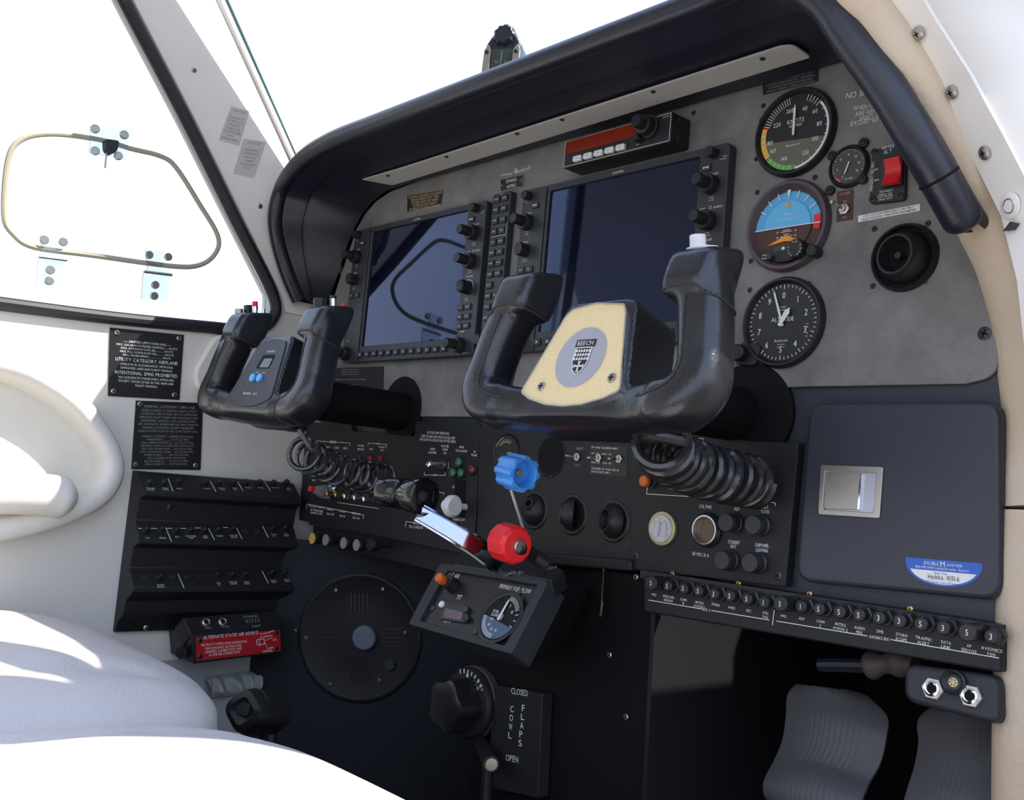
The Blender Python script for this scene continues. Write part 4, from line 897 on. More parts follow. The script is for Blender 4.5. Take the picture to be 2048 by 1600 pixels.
B(F).slab([(-.462, -.075), (-.1, -.085), (-.1, -.05), (-.462, -.04)], -.03, -.012).go('knob_bracket', 'sub', lb)
# centre subpanel
cs = thing('centre_subpanel', 'black centre subpanel with three round vents and tip tank switches', 'subpanel', tuple(F.P(*F.px(1110, 1000), 0)))
o = F.pxs([(958, 850), (1275, 868), (1262, 1136), (952, 1112)], .004)
B(F).slab(o[::-1], -.003, .004).go('faceplate', 'sub', cs, bev=.001)
B(F).slab(F.pxs([(952, 1095), (1262, 1120), (1262, 1142), (950, 1118)], .012)[::-1], -.003, .012).go('lower_flange', 'sub', cs, bev=.002)
b = B(F); u, v = F.px(1103, 912, .004)
B(F).slab([(u+(.0215*math.cos(a*8*D2)), v+(.0215*math.sin(a*8*D2))*1.12) for a in range(45)], .004, .0046).go('round_cutout', 'deep', cs)
B(F).tor(u, v, .0218, .0006, .0042).go('cutout_edge', 'black', cs)
screws(F, [(1101, 953), (1130, 953), (1125, 876)], cs, .002, .004)
b = B(F)
for s, x0, y0, x1, y1, h in (('NIGHT', 1152, 899, 1167, 900, 5), ('DAY', 1149, 932, 1160, 934, 5)): pt(b, F, s, x0, y0, x1, y1, h, W_)
b.go('subpanel_lettering', 'dim', cs, flat=True)
rw = random.Random(3)
for x, y in ((1105, 982), (1125, 984), (1090, 1055), (1108, 1072), (1162, 990), (1200, 995), (1160, 1075), (1200, 1085), (1262, 1005), (1250, 1090)):
    u, v = F.px(x, y, .004); B(F).cyl(u, v, .0011, .004, .0046, 8).go('rivet', 'dscrew', cs)
T = placard('tip_tank_placard', F, [(1181, 889), (1255, 893), (1254, 954), (1181, 948)], [('TIP TANK TRANSFER PUMPS', 1), '', ('LEFT  ON     RIGHT  ON', .9), '', '', ('PUMP  OFF    PUMP  OFF', .9), '', ('TRANSFER TIP TANK FUEL IN', 1), ('LEVEL FLIGHT ONLY.', 1)], 'black tip tank transfer pump label with two toggle switches', 'switch', w0=.004, th=.0004, al='l', cond=1.0)
toggle(F, 1199, 916, T, .0044, (-.004, -.001), .010, .0018, 'chrome', nut=.0045); toggle(F, 1240, 918, T, .0044, (-.004, -.001), .010, .0018, 'chrome', nut=.0045)
T = thing('day_night_switch', 'small toggle switch between NIGHT and DAY beside the round cutout', 'switch', tuple(F.P(*F.px(1156, 914), .004))); toggle(F, 1156, 914, T, .004, (-.006, 0), .010, .0015, 'steel', nut=.0045)
T, F, u, v, R, w = dial('ammeter', (1010, 905), .022, 'small round ammeter half hidden behind the blue propeller knob', cat='gauge', rim=.002, depth=.007, rec=.001)
b = B(F); ticks(b, u, v, R*.62, R*.8, -50*D2, 30*D2, 6, .0006, w); b.arc(u, v, R*.60, R*.63, -50*D2, 30*D2, w); b.arc(u, v, R*.90, R*.94, 290*D2, 340*D2, w); b.t('AMPS', u+.006, v-.002, .003, w, wd=.009); b.t('0', u-.012, v-.010, .003, w); b.t('60', u+.010, v-.010, .003, w); b.go('dial_lettering', 'gold', T, flat=True)
air_vent('eyeball_vent', (1066, 1020), .0215, 'left of the three small round vents, directly behind the thin rod', look=(.15, .35, .8), w0=.004, rimw=.002, br=.40, group='three small vents of the centre subpanel')
air_vent('eyeball_vent', (1143, 1029), .0215, 'middle of the three small round vents, nozzle turned to the left', look=(-.75, .0, .62), w0=.004, rimw=.002, br=.70, group='three small vents of the centre subpanel')
air_vent('eyeball_vent', (1225, 1042), .0215, 'right one of the three small round vents, fins visible inside', look=(-.35, .05, .95), w0=.004, rimw=.002, br=.76, group='three small vents of the centre subpanel')
# right subpanel
rs = thing('right_subpanel', 'black subpanel with dimmer knobs, power socket and engraved dial', 'subpanel', tuple(PF.P(*PF.px(1430, 1020), 0)))
o = F.pxs([(1268, 868), (1440, 872), (1500, 882), (1597, 886), (1571, 1173), (1262, 1138)], .007)
B(F).slab(o[::-1], -.003, .007).go('faceplate', 'sub', rs, bev=.0006)
W_ = .0075; b = B(F)
for a in ([(1345, 876), (1407, 877), (1405, 905)], [(1295, 975), (1293, 988), (1396, 994), (1397, 985)], [(1540, 1004), (1551, 1006), (1550, 1012)]): b.pline(F.pxs(a, W_), .0006, W_)
for s, x0, y0, x1, y1, h in (('ON', 1318, 968, 1324, 968, 6), ('UTIL PWR', 1398, 1016, 1423, 1018, 7), ('28 VDC 10 A', 1384, 1110, 1418, 1115, 7), ('FLIGHT', 1467, 1012, 1484, 1014, 7), ('INST', 1468, 1021, 1480, 1022, 7), ('DIMMING', 1507, 1006, 1534, 1008, 6), ('INST', 1525, 1017, 1537, 1018, 7), ('FLOOD', 1522, 1026, 1539, 1027, 7), ('STANDBY', 1456, 1087, 1480, 1089, 7), ('INST', 1461, 1096, 1473, 1097, 7), ('SUBPANEL', 1510, 1093, 1538, 1095, 7), ('LIGHTING', 1511, 1103, 1536, 1105, 7)):
    pt(b, F, s, x0, y0, x1, y1, h, W_)
b.go('subpanel_lettering', 'white', rs, flat=True)
screws(F, [(1271, 1112), (1556, 1151), (1532, 935)], rs, .0042, .007, 'dscrew')
for x, y in ((1470, 1046), (1524, 1051), (1462, 1121), (1518, 1126)):
    u, v = F.px(x, y, .007); B(F).lathe(u, v, [(0, .007), (.0098, .007), (.0098, .010), (.0086, .011), (.0086, .021), (.008, .022), (0, .022)], 28).go('dimmer_knob', 'key', rs)
u, v = F.px(1309, 931, .007); B(F).cyl(u, v, .0055, .007, .018, 20).go('blue_push_knob', 'bknob', rs)
u, v = F.px(1305, 964, .007); B(F).cyl(u, v, .0068, .007, .011, 6).go('hex_nut', 'dscrew', rs); B(F).cyl(u, v, .0048, .011, .017, 20).go('knob_stem', 'black', rs); B(F).cyl(u, v, .0055, .017, .022, 20).go('orange_push_knob', 'orange', rs)
T = thing('engraved_dial', 'round silver dial with worn brass rim on the right subpanel', 'dial', tuple(F.P(*F.px(1322, 1057, .007), .007)))
u, v = F.px(1323, 1057, .010); B(F).lathe(u, v, [(0, .007), (.0165, .007), (.0165, .010), (.0145, .0105), (0, .0105)], 36).go('brass_rim', mat('worn brass', (.45, .42, .22), .4, .6), T)
B(F).cyl(u, v, .0138, .0105, .0112, 36).go('dial_plate', 'steelclock', T)
b = B(F); b.tor(u, v, .0132, .0005, .0112, 30, 6)
for k in (-1, 1): b.slab(rnd([(u+k*.005-.003, v-.008), (u+k*.005+.003, v-.008), (u+k*.004+.003, v+.006), (u+k*.004-.001, v+.008)], .002, 3), .0112, .0125)
b.go('relief', 'silver', T, ang=30)
T = thing('power_socket', 'chrome-rimmed power socket below the UTIL PWR lettering', 'socket', tuple(F.P(*F.px(1411, 1060, .007), .007)))
u, v = F.px(1412, 1060, .010); B(F).lathe(u, v, [(.0165, .007), (.0165, .010), (.0145, .0125), (.0125, .012)], 36).go('socket_collar', 'black', T)
B(F).lathe(u, v, [(.0135, .010), (.0138, .0135), (.0125, .0135), (.0122, .0085)], 36).go('chrome_ring', 'chrome', T); B(F).cyl(u, v, .0125, .0072, .0085, 36).go('socket_cap', mat('tan socket cap', (.13, .10, .07), .4, .5), T)
# glove box
gb = thing('glove_box_door', 'dark rounded glove box door filling the right end below the panel', 'glove box door', tuple(F.P(*F.px(1800, 1000), .005)))
o = rnd(F.pxs([(1617, 806), (2000, 800), (2003, 1203), (1590, 1163)], .012)[::-1], .016, 6)
B(F).slab(o, -.004, .012).go('door_panel', 'glove', gb, bev=.004)
W_ = .0125
lt = rnd(F.pxs([(1643, 930), (1768, 934), (1761, 1037), (1638, 1029)], W_)[::-1], .002, 3); li = rnd(F.pxs([(1652, 941), (1755, 946), (1749, 1026), (1647, 1019)], W_)[::-1], .003, 3)
B(F).ring(lt, li, .012, .0142).go('latch_frame', 'steel', gb, bev=.0005)
B(F).slab(li, .012, .0122).go('latch_well', 'silver', gb)
B(F).slab(rnd(F.pxs([(1653, 944), (1722, 947), (1717, 1020), (1648, 1017)], .0138)[::-1], .0008, 2), .0124, .0138).go('latch_flap', 'steel', gb, bev=.0004)
B(F).slab(F.pxs([(1720, 948), (1724, 948), (1719, 1019), (1715, 1019)], .0142)[::-1], .0124, .0146).go('flap_lip', 'chrome', gb)
c0 = F.px(1733, 983, .0122); p = [F.P(c0[0]-.003+.012*t, c0[1], .0124) for t in (0, 1)]
st = thing('service_sticker', 'blue and white half-round oil change sticker on the glove box door', 'sticker', tuple(F.P(*F.px(1888, 1140), .012)))
a, c = [V3(p+(0,)) for p in F.pxs([(1811, 1114), (1965, 1127)], W_)]; bt = V3(F.px(1884, 1173, W_)+(0,)); mid = (a+c)/2; dn = bt-mid; hf = (c-a)/2
def sp(x, y): q_ = mid+hf*x+dn*y; return (q_.x, q_.y)
arcp = [sp(-math.cos(t*PI/24)*1, math.sin(t*PI/24)**.8) for t in range(25)]
B(F).slab(arcp, .012, .0124).go('sticker_base', 'bsticker', st)
cut = .42; wp = [sp(x*.93, y) for x, y in [(-math.cos(t*PI/24), max(cut, .93*math.sin(t*PI/24)**.8)) for t in range(3, 22)]]
B(F).slab(wp, .0124, .0126).go('white_field', 'wsticker', st)
b = B(F)
def stx(b, s, x0, y0, x1, h, w_): o_ = sp(x0, y0); e_ = sp(x1, y0); du = (e_[0]-o_[0], e_[1]-o_[1]); L = math.hypot(*du); b.txt(s, o_, du, (-du[1]/L*h, du[0]/L*h), w_)
stx(b, 'DOUBLE', -.5, .22, -.1, .0026, .0126); stx(b, 'M', -.07, .27, .07, .0046, .0126); stx(b, 'AVIATION', .1, .22, .5, .0022, .0126); stx(b, '863-940-5439 Lakeland Linder Airport', -.72, .37, .68, .0020, .0126)
b.go('sticker_lettering', 'wsticker', st, flat=True)
b = B(F); stx(b, 'Next Due', -.22, .55, .13, .0018, .0128); stx(b, 'Oil Change every 50 hours', -.42, .90, .42, .0018, .0128); b.go('blue_lettering', 'bsticker', st, flat=True)
b = B(F); stx(b, 'Hobbs: 1051.6', -.38, .75, .45, .0036, .0128); b.go('black_lettering', 'black', st, flat=True)
# breaker strip
BW = .022; bs = thing('breaker_strip', 'long black strip of numbered circuit breakers under the right panels', 'breaker panel', tuple(F.P(*F.px(1640, 1240), BW)))
o = F.pxs([(1287, 1151), (2003, 1264), (2003, 1346), (1287, 1224)], BW)
B(F).slab(o[::-1], -.01, BW).go('strip_plate', 'sub', bs, bev=.002)
B(F).slab(F.pxs([(1280, 1140), (2003, 1250), (2003, 1268), (1280, 1156)], BW-.004)[::-1], -.01, BW-.004).go('upper_ledge', 'black', bs)
W_ = BW+.0005; b = B(F)
brk = [(1302, 1166, '5', 'PFD', ''), (1334, 1172, '5', 'ENG/AFB', 'SENSOR'), (1366, 1177, '5', 'COMM', '1'), (1396, 1182, '5', 'INTEG', 'AVION 1'), (1427, 1188, '3', 'XPNDR', ''), (1459, 1192, '5', 'AHRS', ''), (1493, 1198, '5', 'ADC', ''), (1527, 1205, '1', 'PFD', 'FAN'), (1560, 1208, '5', 'MFD', ''), (1601, 1213, '1', 'ADF', ''), (1637, 1218, '5', 'COMM', '2'), (1678, 1224, '5', 'INTEG', 'AVION 2'), (1717, 1230, '5', 'AUDIO', 'MKR'), (1757, 1236, '3', 'DME', ''), (1798, 1242, '3', 'STORM', 'SCOPE'), (1841, 1248, '5', 'TRAFFIC', 'ALERT'), (1886, 1256, '3', 'DATA', 'LINK'), (1934, 1265, '5', 'AP', 'SERVOS'), (1982, 1273, '3', 'AVIONICS', 'FAN')]
lab = [(1308, 1192), (1337, 1196), (1367, 1202), (1399, 1208), (1431, 1212), (1463, 1218), (1497, 1224), (1531, 1229), (1567, 1235), (1603, 1240), (1641, 1246), (1681, 1252), (1719, 1259), (1760, 1266), (1803, 1273), (1847, 1280), (1892, 1288), (1938, 1295), (1983, 1302)]
for i, (x, y, n, a, c) in enumerate(brk):
    H = .019 if n == '5' and i in (0, 8, 17) else .012
    u, v = F.px(x, y, BW+H)
    B(F).lathe(u, v, [(0, BW), (.0072, BW), (.0072, BW+.003), (.0062, BW+.004), (0, BW+.004)], 6).go('breaker_nut', 'dscrew', bs)
    r = .0052 if i not in (0, 8, 17) else .0066
    s = B(F).lathe(u, v, [(r, BW+.003), (r, BW+H-.0008), (r-.0008, BW+H), (0, BW+H)], 22).go('breaker_button', 'black', bs)
    B(F).t(n, u, v-.0022, .0044, BW+H+.0003).go('ampere_number', 'white', s, flat=True)
    lu, lv = F.px(lab[i][0], lab[i][1], W_)
    wd = lambda s: .0019*len(s)
    b.t(a, lu, lv, .0023, W_, wd=wd(a), rot=-.02)
    if c: b.t(c, lu, lv-.0034, .0023, W_, wd=wd(c), rot=-.02)
for p in ([(1297, 1200), (1404, 1218)], [(1423, 1221), (1539, 1240)], [(1549, 1218), (1545, 1250)], [(1553, 1242), (1735, 1272)], [(1781, 1279), (1998, 1316)]): b.pline(F.pxs(p, W_), .0006, W_)
pt(b, F, 'BUS 2', 1405, 1221, 1420, 1223, 5, W_); pt(b, F, 'AVIONICS BUS', 1738, 1276, 1778, 1282, 6, W_)
b.go('breaker_lettering', 'white', bs, flat=True)
screws(F, [(1345, 1148), (1477, 1167), (1619, 1188), (1820, 1218)], bs, .0026, .010, 'brass')
# ================================================================ footwell, pedestal
KF = Fr((-.37, .05, -.2), (.78, .62, 0), (0, 0, 1))
kp = thing('kick_panel', 'dark carpeted kick panel around the round speaker at the left footwell', 'kick panel', tuple(KF.P(0, 0, 0)))
B(KF).slab([(-.160, -.42), (.365, -.42), (.365, .125), (-.160, .125)], -.02, 0).go('carpet_panel', 'floor', kp)
sp_ = thing('speaker', 'large round black speaker grille with a blue-grey centre cap', 'speaker', tuple(KF.P(*KF.px(718, 1275), 0)))
u, v = KF.px(718, 1275, .004); R = .092
B(KF).lathe(u, v, [(R, 0), (R, .003), (R-.002, .0045), (R-.006, .004), (R-.008, .0028), (R*.45, .0025), (0, .0025)], 64).go('grille_ring', 'pedb', sp_, ang=50)
b = B(KF)
for i in range(5):
    for s in (-1, 1):
        for k in range(4):
            a = k*PI/2+.1; x = (i-2)*.006
            p, q = (u+math.cos(a)*.035-math.sin(a)*x, v+math.sin(a)*.035+math.cos(a)*x), (u+math.cos(a)*.062-math.sin(a)*x, v+math.sin(a)*.062+math.cos(a)*x)
            if s > 0: b.line(p, q, .002, .0026, .001)
b.go('grille_ribs', 'black', sp_)
cu, cv = KF.px(727, 1276, .012); B(KF).lathe(cu, cv, [(0, .002), (.0175, .002), (.0175, .010), (.016, .012), (0, .0125)], 40).go('centre_cap', 'grcap', sp_)
cu, cv = KF.px(779, 1330, .006); B(KF).cyl(cu, cv, .0085, .002, .006, 24).go('volume_cap', 'key', sp_)
screws(KF, [(672, 1180), (766, 1178), (612, 1276), (660, 1369), (759, 1361), (810, 1265), (590, 1262)], sp_, .0028, .004, 'screw')
# pedestal
pd = thing('centre_pedestal', 'black centre pedestal standing between the two footwells', 'pedestal', (.05, .1, -.55))
xl = -.035
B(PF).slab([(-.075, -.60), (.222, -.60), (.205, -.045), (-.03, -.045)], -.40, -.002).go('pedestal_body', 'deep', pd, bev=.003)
B(PF).slab([(.204, -.045), (.209, -.045), (.2265, -.60), (.2215, -.60)], -.40, .002).go('side_edge', 'black', pd, label='slim raised edge along its right side')
screws(PF, [(1252, 1434), (1272, 1154), (1219, 1310)], pd, .0032, 0, 'screw')
for x, y, L in ((1208, 1170, 40), (1205, 1215, 35)):
    a = at(x, y-L*.8, 1, -.012); c = at(x-4, y+L*.5, 1, -.012); B(PF).tube([a, a.lerp(c, .5)+V3((.001, 0, 0)), c], .0016, 8).go('spring_clip', 'dchrome', pd)
# quadrant levers above the monitor box
qd = thing('lever_quadrant', 'black slotted lever quadrant base above the fuel flow box', 'quadrant', tuple(at(1040, 1135, 1, -.08)))
QF = Fr(at(1040, 1135, 1, -.085), (1, 0, 0), (0, .9, .44))
c = QF.pxs([(905, 1128), (1100, 1160), (1128, 1140), (1060, 1105), (930, 1098)])
B(QF).slab(c, -.02, 0).go('quadrant_top', 'black', qd, bev=.002)
b = B(QF); pt(b, QF, 'P', 1008, 1152, 1020, 1154, 9, .0004); pt(b, QF, 'M', 1026, 1150, 1036, 1152, 8, .0004); pt(b, QF, 'DECR', 1095, 1140, 1115, 1136, 5, .0004); b.go('quadrant_lettering', 'dim', qd, flat=True)
# fuel flow box
MA = 30*D2; MF_ = Fr((.05, -.10, -.06), (1, 0, 0), (0, math.sin(MA), math.cos(MA)))
mb = thing('fuel_flow_box', 'tilted black instrument box titled PRIMARY FUEL FLOW on the pedestal', 'instrument box', tuple(MF_.P(0, 0, 0)))
o = rnd(MF_.pxs([(880, 1126), (1097, 1161), (1021, 1308), (816, 1248)])[::-1], .004, 4); i_ = MF_.pxs([(893, 1140), (1076, 1169), (1009, 1291), (838, 1240)])[::-1]; i_ = rnd(i_, .004, 4)
B(MF_).ring(o, i_, -.03, 0).go('box_rim', 'box', mb, bev=.001)
oc = V3((sum(p[0] for p in o)/len(o), sum(p[1] for p in o)/len(o), 0))
bm = bmesh.new(); dd = V3((-.01, .06, .012)); A_ = [bm.verts.new(MF_.P(p[0], p[1], -.029)) for p in o]; B_ = [bm.verts.new(MF_.P(oc.x+(p[0]-oc.x)*.9, oc.y+(p[1]-oc.y)*.9, -.029)+dd) for p in o]
for k in range(len(o)): bm.faces.new((A_[k], A_[(k+1) % len(o)], B_[(k+1) % len(o)], B_[k]))
bm.faces.new(B_); link('box_shell', bm, 'deep', mb)
B(MF_).slab(i_, -.03, -.005).go('box_face', 'black', mb)
w = -.0046; b = B(MF_)
pt(b, MF_, 'ALT AIR', 893, 1152, 917, 1157, 7, w); pt(b, MF_, 'PRIMARY FUEL FLOW', 997, 1176, 1060, 1188, 8, w); pt(b, MF_, 'TIT', 911, 1198, 921, 1200, 8, w); pt(b, MF_, 'TIT F', 885, 1245, 900, 1247, 5, w)
b.go('face_lettering', 'white', mb, flat=True)
u, v = MF_.px(896, 1163, .006); B(MF_).lathe(u, v, [(0, -.005), (.0085, -.005), (.0075, .004), (.0075, .008), (0, .008)], 24).go('black_knob', 'black', mb)
u, v = MF_.px(878, 1155, .016); B(MF_).lathe(u, v, [(0, .006), (.004, .006), (.0055, .012), (.0055, .016), (.0045, .0175), (0, .0175)], 20).go('orange_knob', 'orange', mb)
B(MF_).slab(rnd(MF_.pxs([(884, 1200), (938, 1212), (934, 1246), (878, 1238)], -.003)[::-1], .002, 3), -.005, -.0025).go('readout_frame', 'key', mb, bev=.0005)
B(MF_).slab(MF_.pxs([(890, 1216), (926, 1224), (922, 1241), (886, 1234)], -.002)[::-1], -.0025, -.0021).go('readout_window', mat('dim red readout', (.09, .03, .045), .15), mb)
for x, y, m in ((884, 1209, 'wknob'), (932, 1220, 'dscrew'), (934, 1237, 'black')): u, v = MF_.px(x, y, -.002); B(MF_).cyl(u, v, .0036, -.0025, 0, 18).go('readout_button', m, mb)
for x, y in ((1045, 1197), (952, 1264), (866, 1217), (1040, 1186)): u, v = MF_.px(x, y, -.005); B(MF_).cyl(u, v, .003, -.005, -.0035, 16).go('screw', 'dscrew', mb)
T, F, u, v, R, w = dial('fuel_flow_gauge', (1000, 1233), .0268, 'round fuel flow gauge at the right side of the tilted box', cat='gauge', F=MF_, rim=.003, depth=.001, rec=.001)
B(F).slab([(u+R*.98*math.sin(a), v+R*.98*math.cos(a)) for a in [x*D2 for x in range(268, 108, -6)]], w-.0001, w+.0001).go('lower_dial', mat('blue grey dial', (.06, .10, .16), .5), T)
w += .0003; b = B(F)
ticks(b, u, v, R*.76, R*.97, 5*D2, 60*D2, 9, .0006, w); ticks(b, u, v, R*.76, R*.97, 180*D2, 262*D2, 14, .0006, w); ticks(b, u, v, R*.8, R*.97, 75*D2, 110*D2, 2, .0006, w)
for s, a in (('5', 25), ('10', 60), ('30', 170), ('35', 196), ('40', 225)): num(b, u, v, R*.6, a*D2, s, .003, w)
b.t('FUEL', u-.009, v+.003, .0030, w, wd=.009); b.t('FLOW', u-.009, v-.001, .0030, w, wd=.009); b.t('GPH', u-.010, v-.005, .0022, w, wd=.006); b.go('dial_lettering', 'white', T, flat=True)
ndl(3*D2, R*.8, .0012, w+.0005); B(F).cyl(u, v, .004, w, w+.001, 18).go('hub', 'grey', T)
# throttle with black roll grip and silver arm
T = thing('throttle_lever', 'polished silver lever arm with a glossy black roll grip', 'lever', tuple(at(985, 1120, 1, -.10)))
gl = at(768, 1004, 1, -.19); gr = at(850, 993, 1, -.205)
ax = V3((.95, .06, -.01)).normalized(); gl = gr-ax*.050
G = Fr(gl, ax.orthogonal(), ax.cross(ax.orthogonal())); L = (gr-gl).length
GG = B(G).lathe(0, 0, [(0, -.012), (.0125, -.012), (.0145, -.010), (.0150, .016), (.0142, .017), (.0142, .019), (.0150, .020), (.0170, L-.014), (.0185, L-.002), (.0180, L), (.0165, L+.001), (.0150, L-.004), (0, L-.006)], 44); GG.go('roll_grip', mat('glossy black grip', (.006, .006, .007), .06, spec=.6), T, ang=40)
B(G).lathe(0, 0, [(0, L-.005), (.006, L-.005), (.005, L-.002), (0, L-.001)], 6).go('grip_bolt', 'dscrew', T)
a0 = gr-ax*.006+V3((0, 0, -.016)); a1 = at(1004, 1132, 1, -.125)
d = (a1-a0); wdir = V3((.25, .80, .55)); wdir = (wdir-d.normalized()*wdir.dot(d.normalized())).normalized(); nn = d.normalized().cross(wdir)
bm = bmesh.new(); rows = []
for i in range(17):
    t = i/16; c = a0.lerp(a1, t)+nn*(.012*math.sin(PI*t)) ; hw = .0088+.0022*t
    if t > .93: hw *= 1
    rows.append([c-wdir*hw-nn*.002, c-wdir*hw+nn*.0015, c-wdir*hw*.82+nn*.0024, c-wdir*hw*.7+nn*.0008, c+wdir*hw*.7+nn*.0008, c+wdir*hw*.82+nn*.0024, c+wdir*hw+nn*.0015, c+wdir*hw-nn*.002, c-wdir*hw-nn*.002])
grid(bm, rows); bmesh.ops.remove_doubles(bm, verts=bm.verts, dist=1e-6)
link('silver_arm', bm, mat('polished aluminium arm', (.42, .47, .58), .10, 1), T, ang=40)
# propeller control, blue
T = thing('propeller_knob', 'blue fluted propeller knob on a thin steel rod', 'knob', tuple(at(1048, 1065, 1, -.09)))
p = at(1046, 948, 1, -.17); ax = V3((1, -.12, -.10)).normalized(); G = Fr(p, ax.orthogonal(), ax.cross(ax.orthogonal()))
def fluted(G, r, L, n, amp, name, m, T, hole=.6):
    b = B(G); S = 96; R = []
    for (k, w_) in ((.93, -L), (1, -L*.85), (1, L*.05), (.96, L*.15), (hole*1.12, L*.15), (hole, L*.08), (hole*.9, -L*.3), (0, -L*.3)):
        rg = []
        for i in range(S):
            t = 2*PI*i/S; f = 1+(amp*max(-1, min(1, 1.8*math.cos(n*t))) if k > .9 else 0); rg.append(b.bm.verts.new(G.P(r*k*f*math.cos(t), r*k*f*math.sin(t), w_)))
        R.append(rg)
    b.bm.faces.new(R[0][::-1])
    for x, y in zip(R, R[1:]):
        for i in range(S): b.bm.faces.new((x[i], x[(i+1) % S], y[(i+1) % S], y[i]))
    bmesh.ops.remove_doubles(b.bm, verts=b.bm.verts, dist=1e-6)
    return b.go(name, m, T, ang=42)
fluted(G, .0158, .024, 8, .07, 'fluted_knob', 'blue', T, .72); B(G).cyl(0, 0, .0035, -.012, -.004, 14).go('knob_pin', 'screw', T)
B(PF).tube([at(1019, 970, 1, -.165), at(1049, 1066, 1, -.10)], .0014, 10).go('rod', 'wknob', T)
# mixture control, red
T = thing('mixture_knob', 'red faceted mixture knob with a black clevis on its right', 'knob', tuple(at(1060, 1110, 1, -.10)))
p = at(1036, 1092, 1, -.155); ax = V3((1, -.10, -.08)).normalized(); G = Fr(p, ax.orthogonal(), ax.cross(ax.orthogonal()))
B(G).lathe(0, 0, [(0, -.030), (.0155, -.028), (.0182, -.024), (.0182, -.004), (.0160, 0), (0, 0)], 12, None, a0=.26).go('faceted_knob', 'red', T, ang=25, bev=.0012)
B(G).cyl(0, 0, .006, -.001, .004, 20).go('knob_screw', 'screw', T)
a, c = G.P(0, 0, .001), at(1068, 1112, 1, -.12)
B(PF).tube([a, a.lerp(c, .5), c, c+V3((.004, .012, -.006))], [(.0045, .007)]*4, 12, ell=V3((0, 0, 1))).go('clevis_arm', 'black', T)
B(PF).tube([c+V3((.004, .012, -.006)), at(1078, 1128, 1, -.09)], .003, 8).go('lever_shank', 'black', T)
# trim wheel
T = thing('trim_knob', 'large black lobed trim knob with white index marks on the pedestal', 'knob', tuple(at(935, 1408, 1, -.002)))
u, v = PF.px(930, 1406, .02)
B(PF).lathe(u, v, [(0, 0), (.040, 0), (.040, .016), (.037, .020), (.030, .021), (0, .021)], 56).go('index_ring', 'sub', T, ang=40)
B(PF).lathe(u, v, [(.0402, .0), (.0402, .005), (.0412, .006), (.0412, .010), (.0402, .011)], 56).go('purple_band', 'purple', T)
b = B(PF)
for i in range(7): a = (-20+i*11)*D2; b.line((u+.033*math.sin(a), v+.033*math.cos(a)), (u+.038*math.sin(a), v+.038*math.cos(a)), .0014, .0208, .0003)
b.face([(u+.030*math.sin(a), v+.030*math.cos(a)) for a in (-.05, .12)]+[(u+.036*math.sin(.035), v+.036*math.cos(.035))], .0212)
for i, c in enumerate('TRIM'): a = (18+i*9)*D2; b.t(c, u+.0275*math.sin(a), v+.0275*math.cos(a), .004, .0213, rot=-a)
for i, c in enumerate('FWD'): a = (38+i*8)*D2; b.t(c, u+.034*math.sin(a), v+.034*math.cos(a), .0035, .0213, rot=-a)
b.go('index_marks', 'white', T, flat=True)
b = B(PF); S = 72; R_ = []
for k, w_ in ((1, .021), (1, .040), (.93, .050), (.75, .052), (0, .0505)):
    R_.append([b.bm.verts.new(PF.P(u+.029*k*(1+.09*math.cos(5*2*PI*i/S))*math.cos(2*PI*i/S), v+.029*k*(1+.09*math.cos(5*2*PI*i/S))*math.sin(2*PI*i/S), w_)) for i in range(S)])
for x, y in zip(R_, R_[1:]):
    for i in range(S): b.bm.faces.new((x[i], x[(i+1) % S], y[(i+1) % S], y[i]))
bmesh.ops.remove_doubles(b.bm, verts=b.bm.verts, dist=1e-6); b.go('lobed_knob', mat('satin black knob', (.014, .014, .017), .3, spec=.6), T, ang=40)
# cowl flap box
T = placard('cowl_flap_plate', PF, [(1012, 1369), (1106, 1385), (1097, 1592), (992, 1570)], [''], 'black plate reading CLOSED, COWL FLAPS, OPEN on the pedestal', 'placard', w0=.0, th=.016, m='sub', bev=.001)
bpy.data.objects.remove([o_ for o_ in T.children if o_.name.startswith('lettering')][0])
b = B(PF); W_ = .0165
pt(b, PF, 'CLOSED', 1022, 1387, 1056, 1393, 12, W_); pt(b, PF, 'OPEN', 1011, 1521, 1037, 1526, 13, W_)
for i, c in enumerate('COWL'): pt(b, PF, c, 1020-i*1.3, 1424+i*17.5, 1028-i*1.3, 1425+i*17.5, 13, W_)
for i, c in enumerate('FLAPS'): pt(b, PF, c, 1043-i*1.6, 1422+i*17.5, 1051-i*1.6, 1423+i*17.5, 13, W_)
b.go('plate_lettering', 'white', T, flat=True)
T = thing('cowl_flap_lever', 'short black lever with a slotted screw end left of the OPEN marking', 'lever', tuple(at(960, 1485, 1, -.005)))
a = at(958, 1478, 1, -.006); c = at(985, 1497, 1, -.05); c.z = a.z-.004
B(PF).tube([a, a.lerp(c, .5), c], [.008, .0085, .0088], 18).go('lever_body', 'black', T)
dx = (c-a).normalized(); G = Fr(c, dx.orthogonal(), dx.cross(dx.orthogonal())); B(G).lathe(0, 0, [(0, 0), (.0068, 0), (.0066, .002), (0, .0025)], 20).go('screw_end', 'screw', T); 
B(PF).tube([at(975, 1505, 1, -.02), at(972, 1590, 1, -.02), at(970, 1680, 1, -.02)], .006, 10).go('lever_rod', 'black', T)
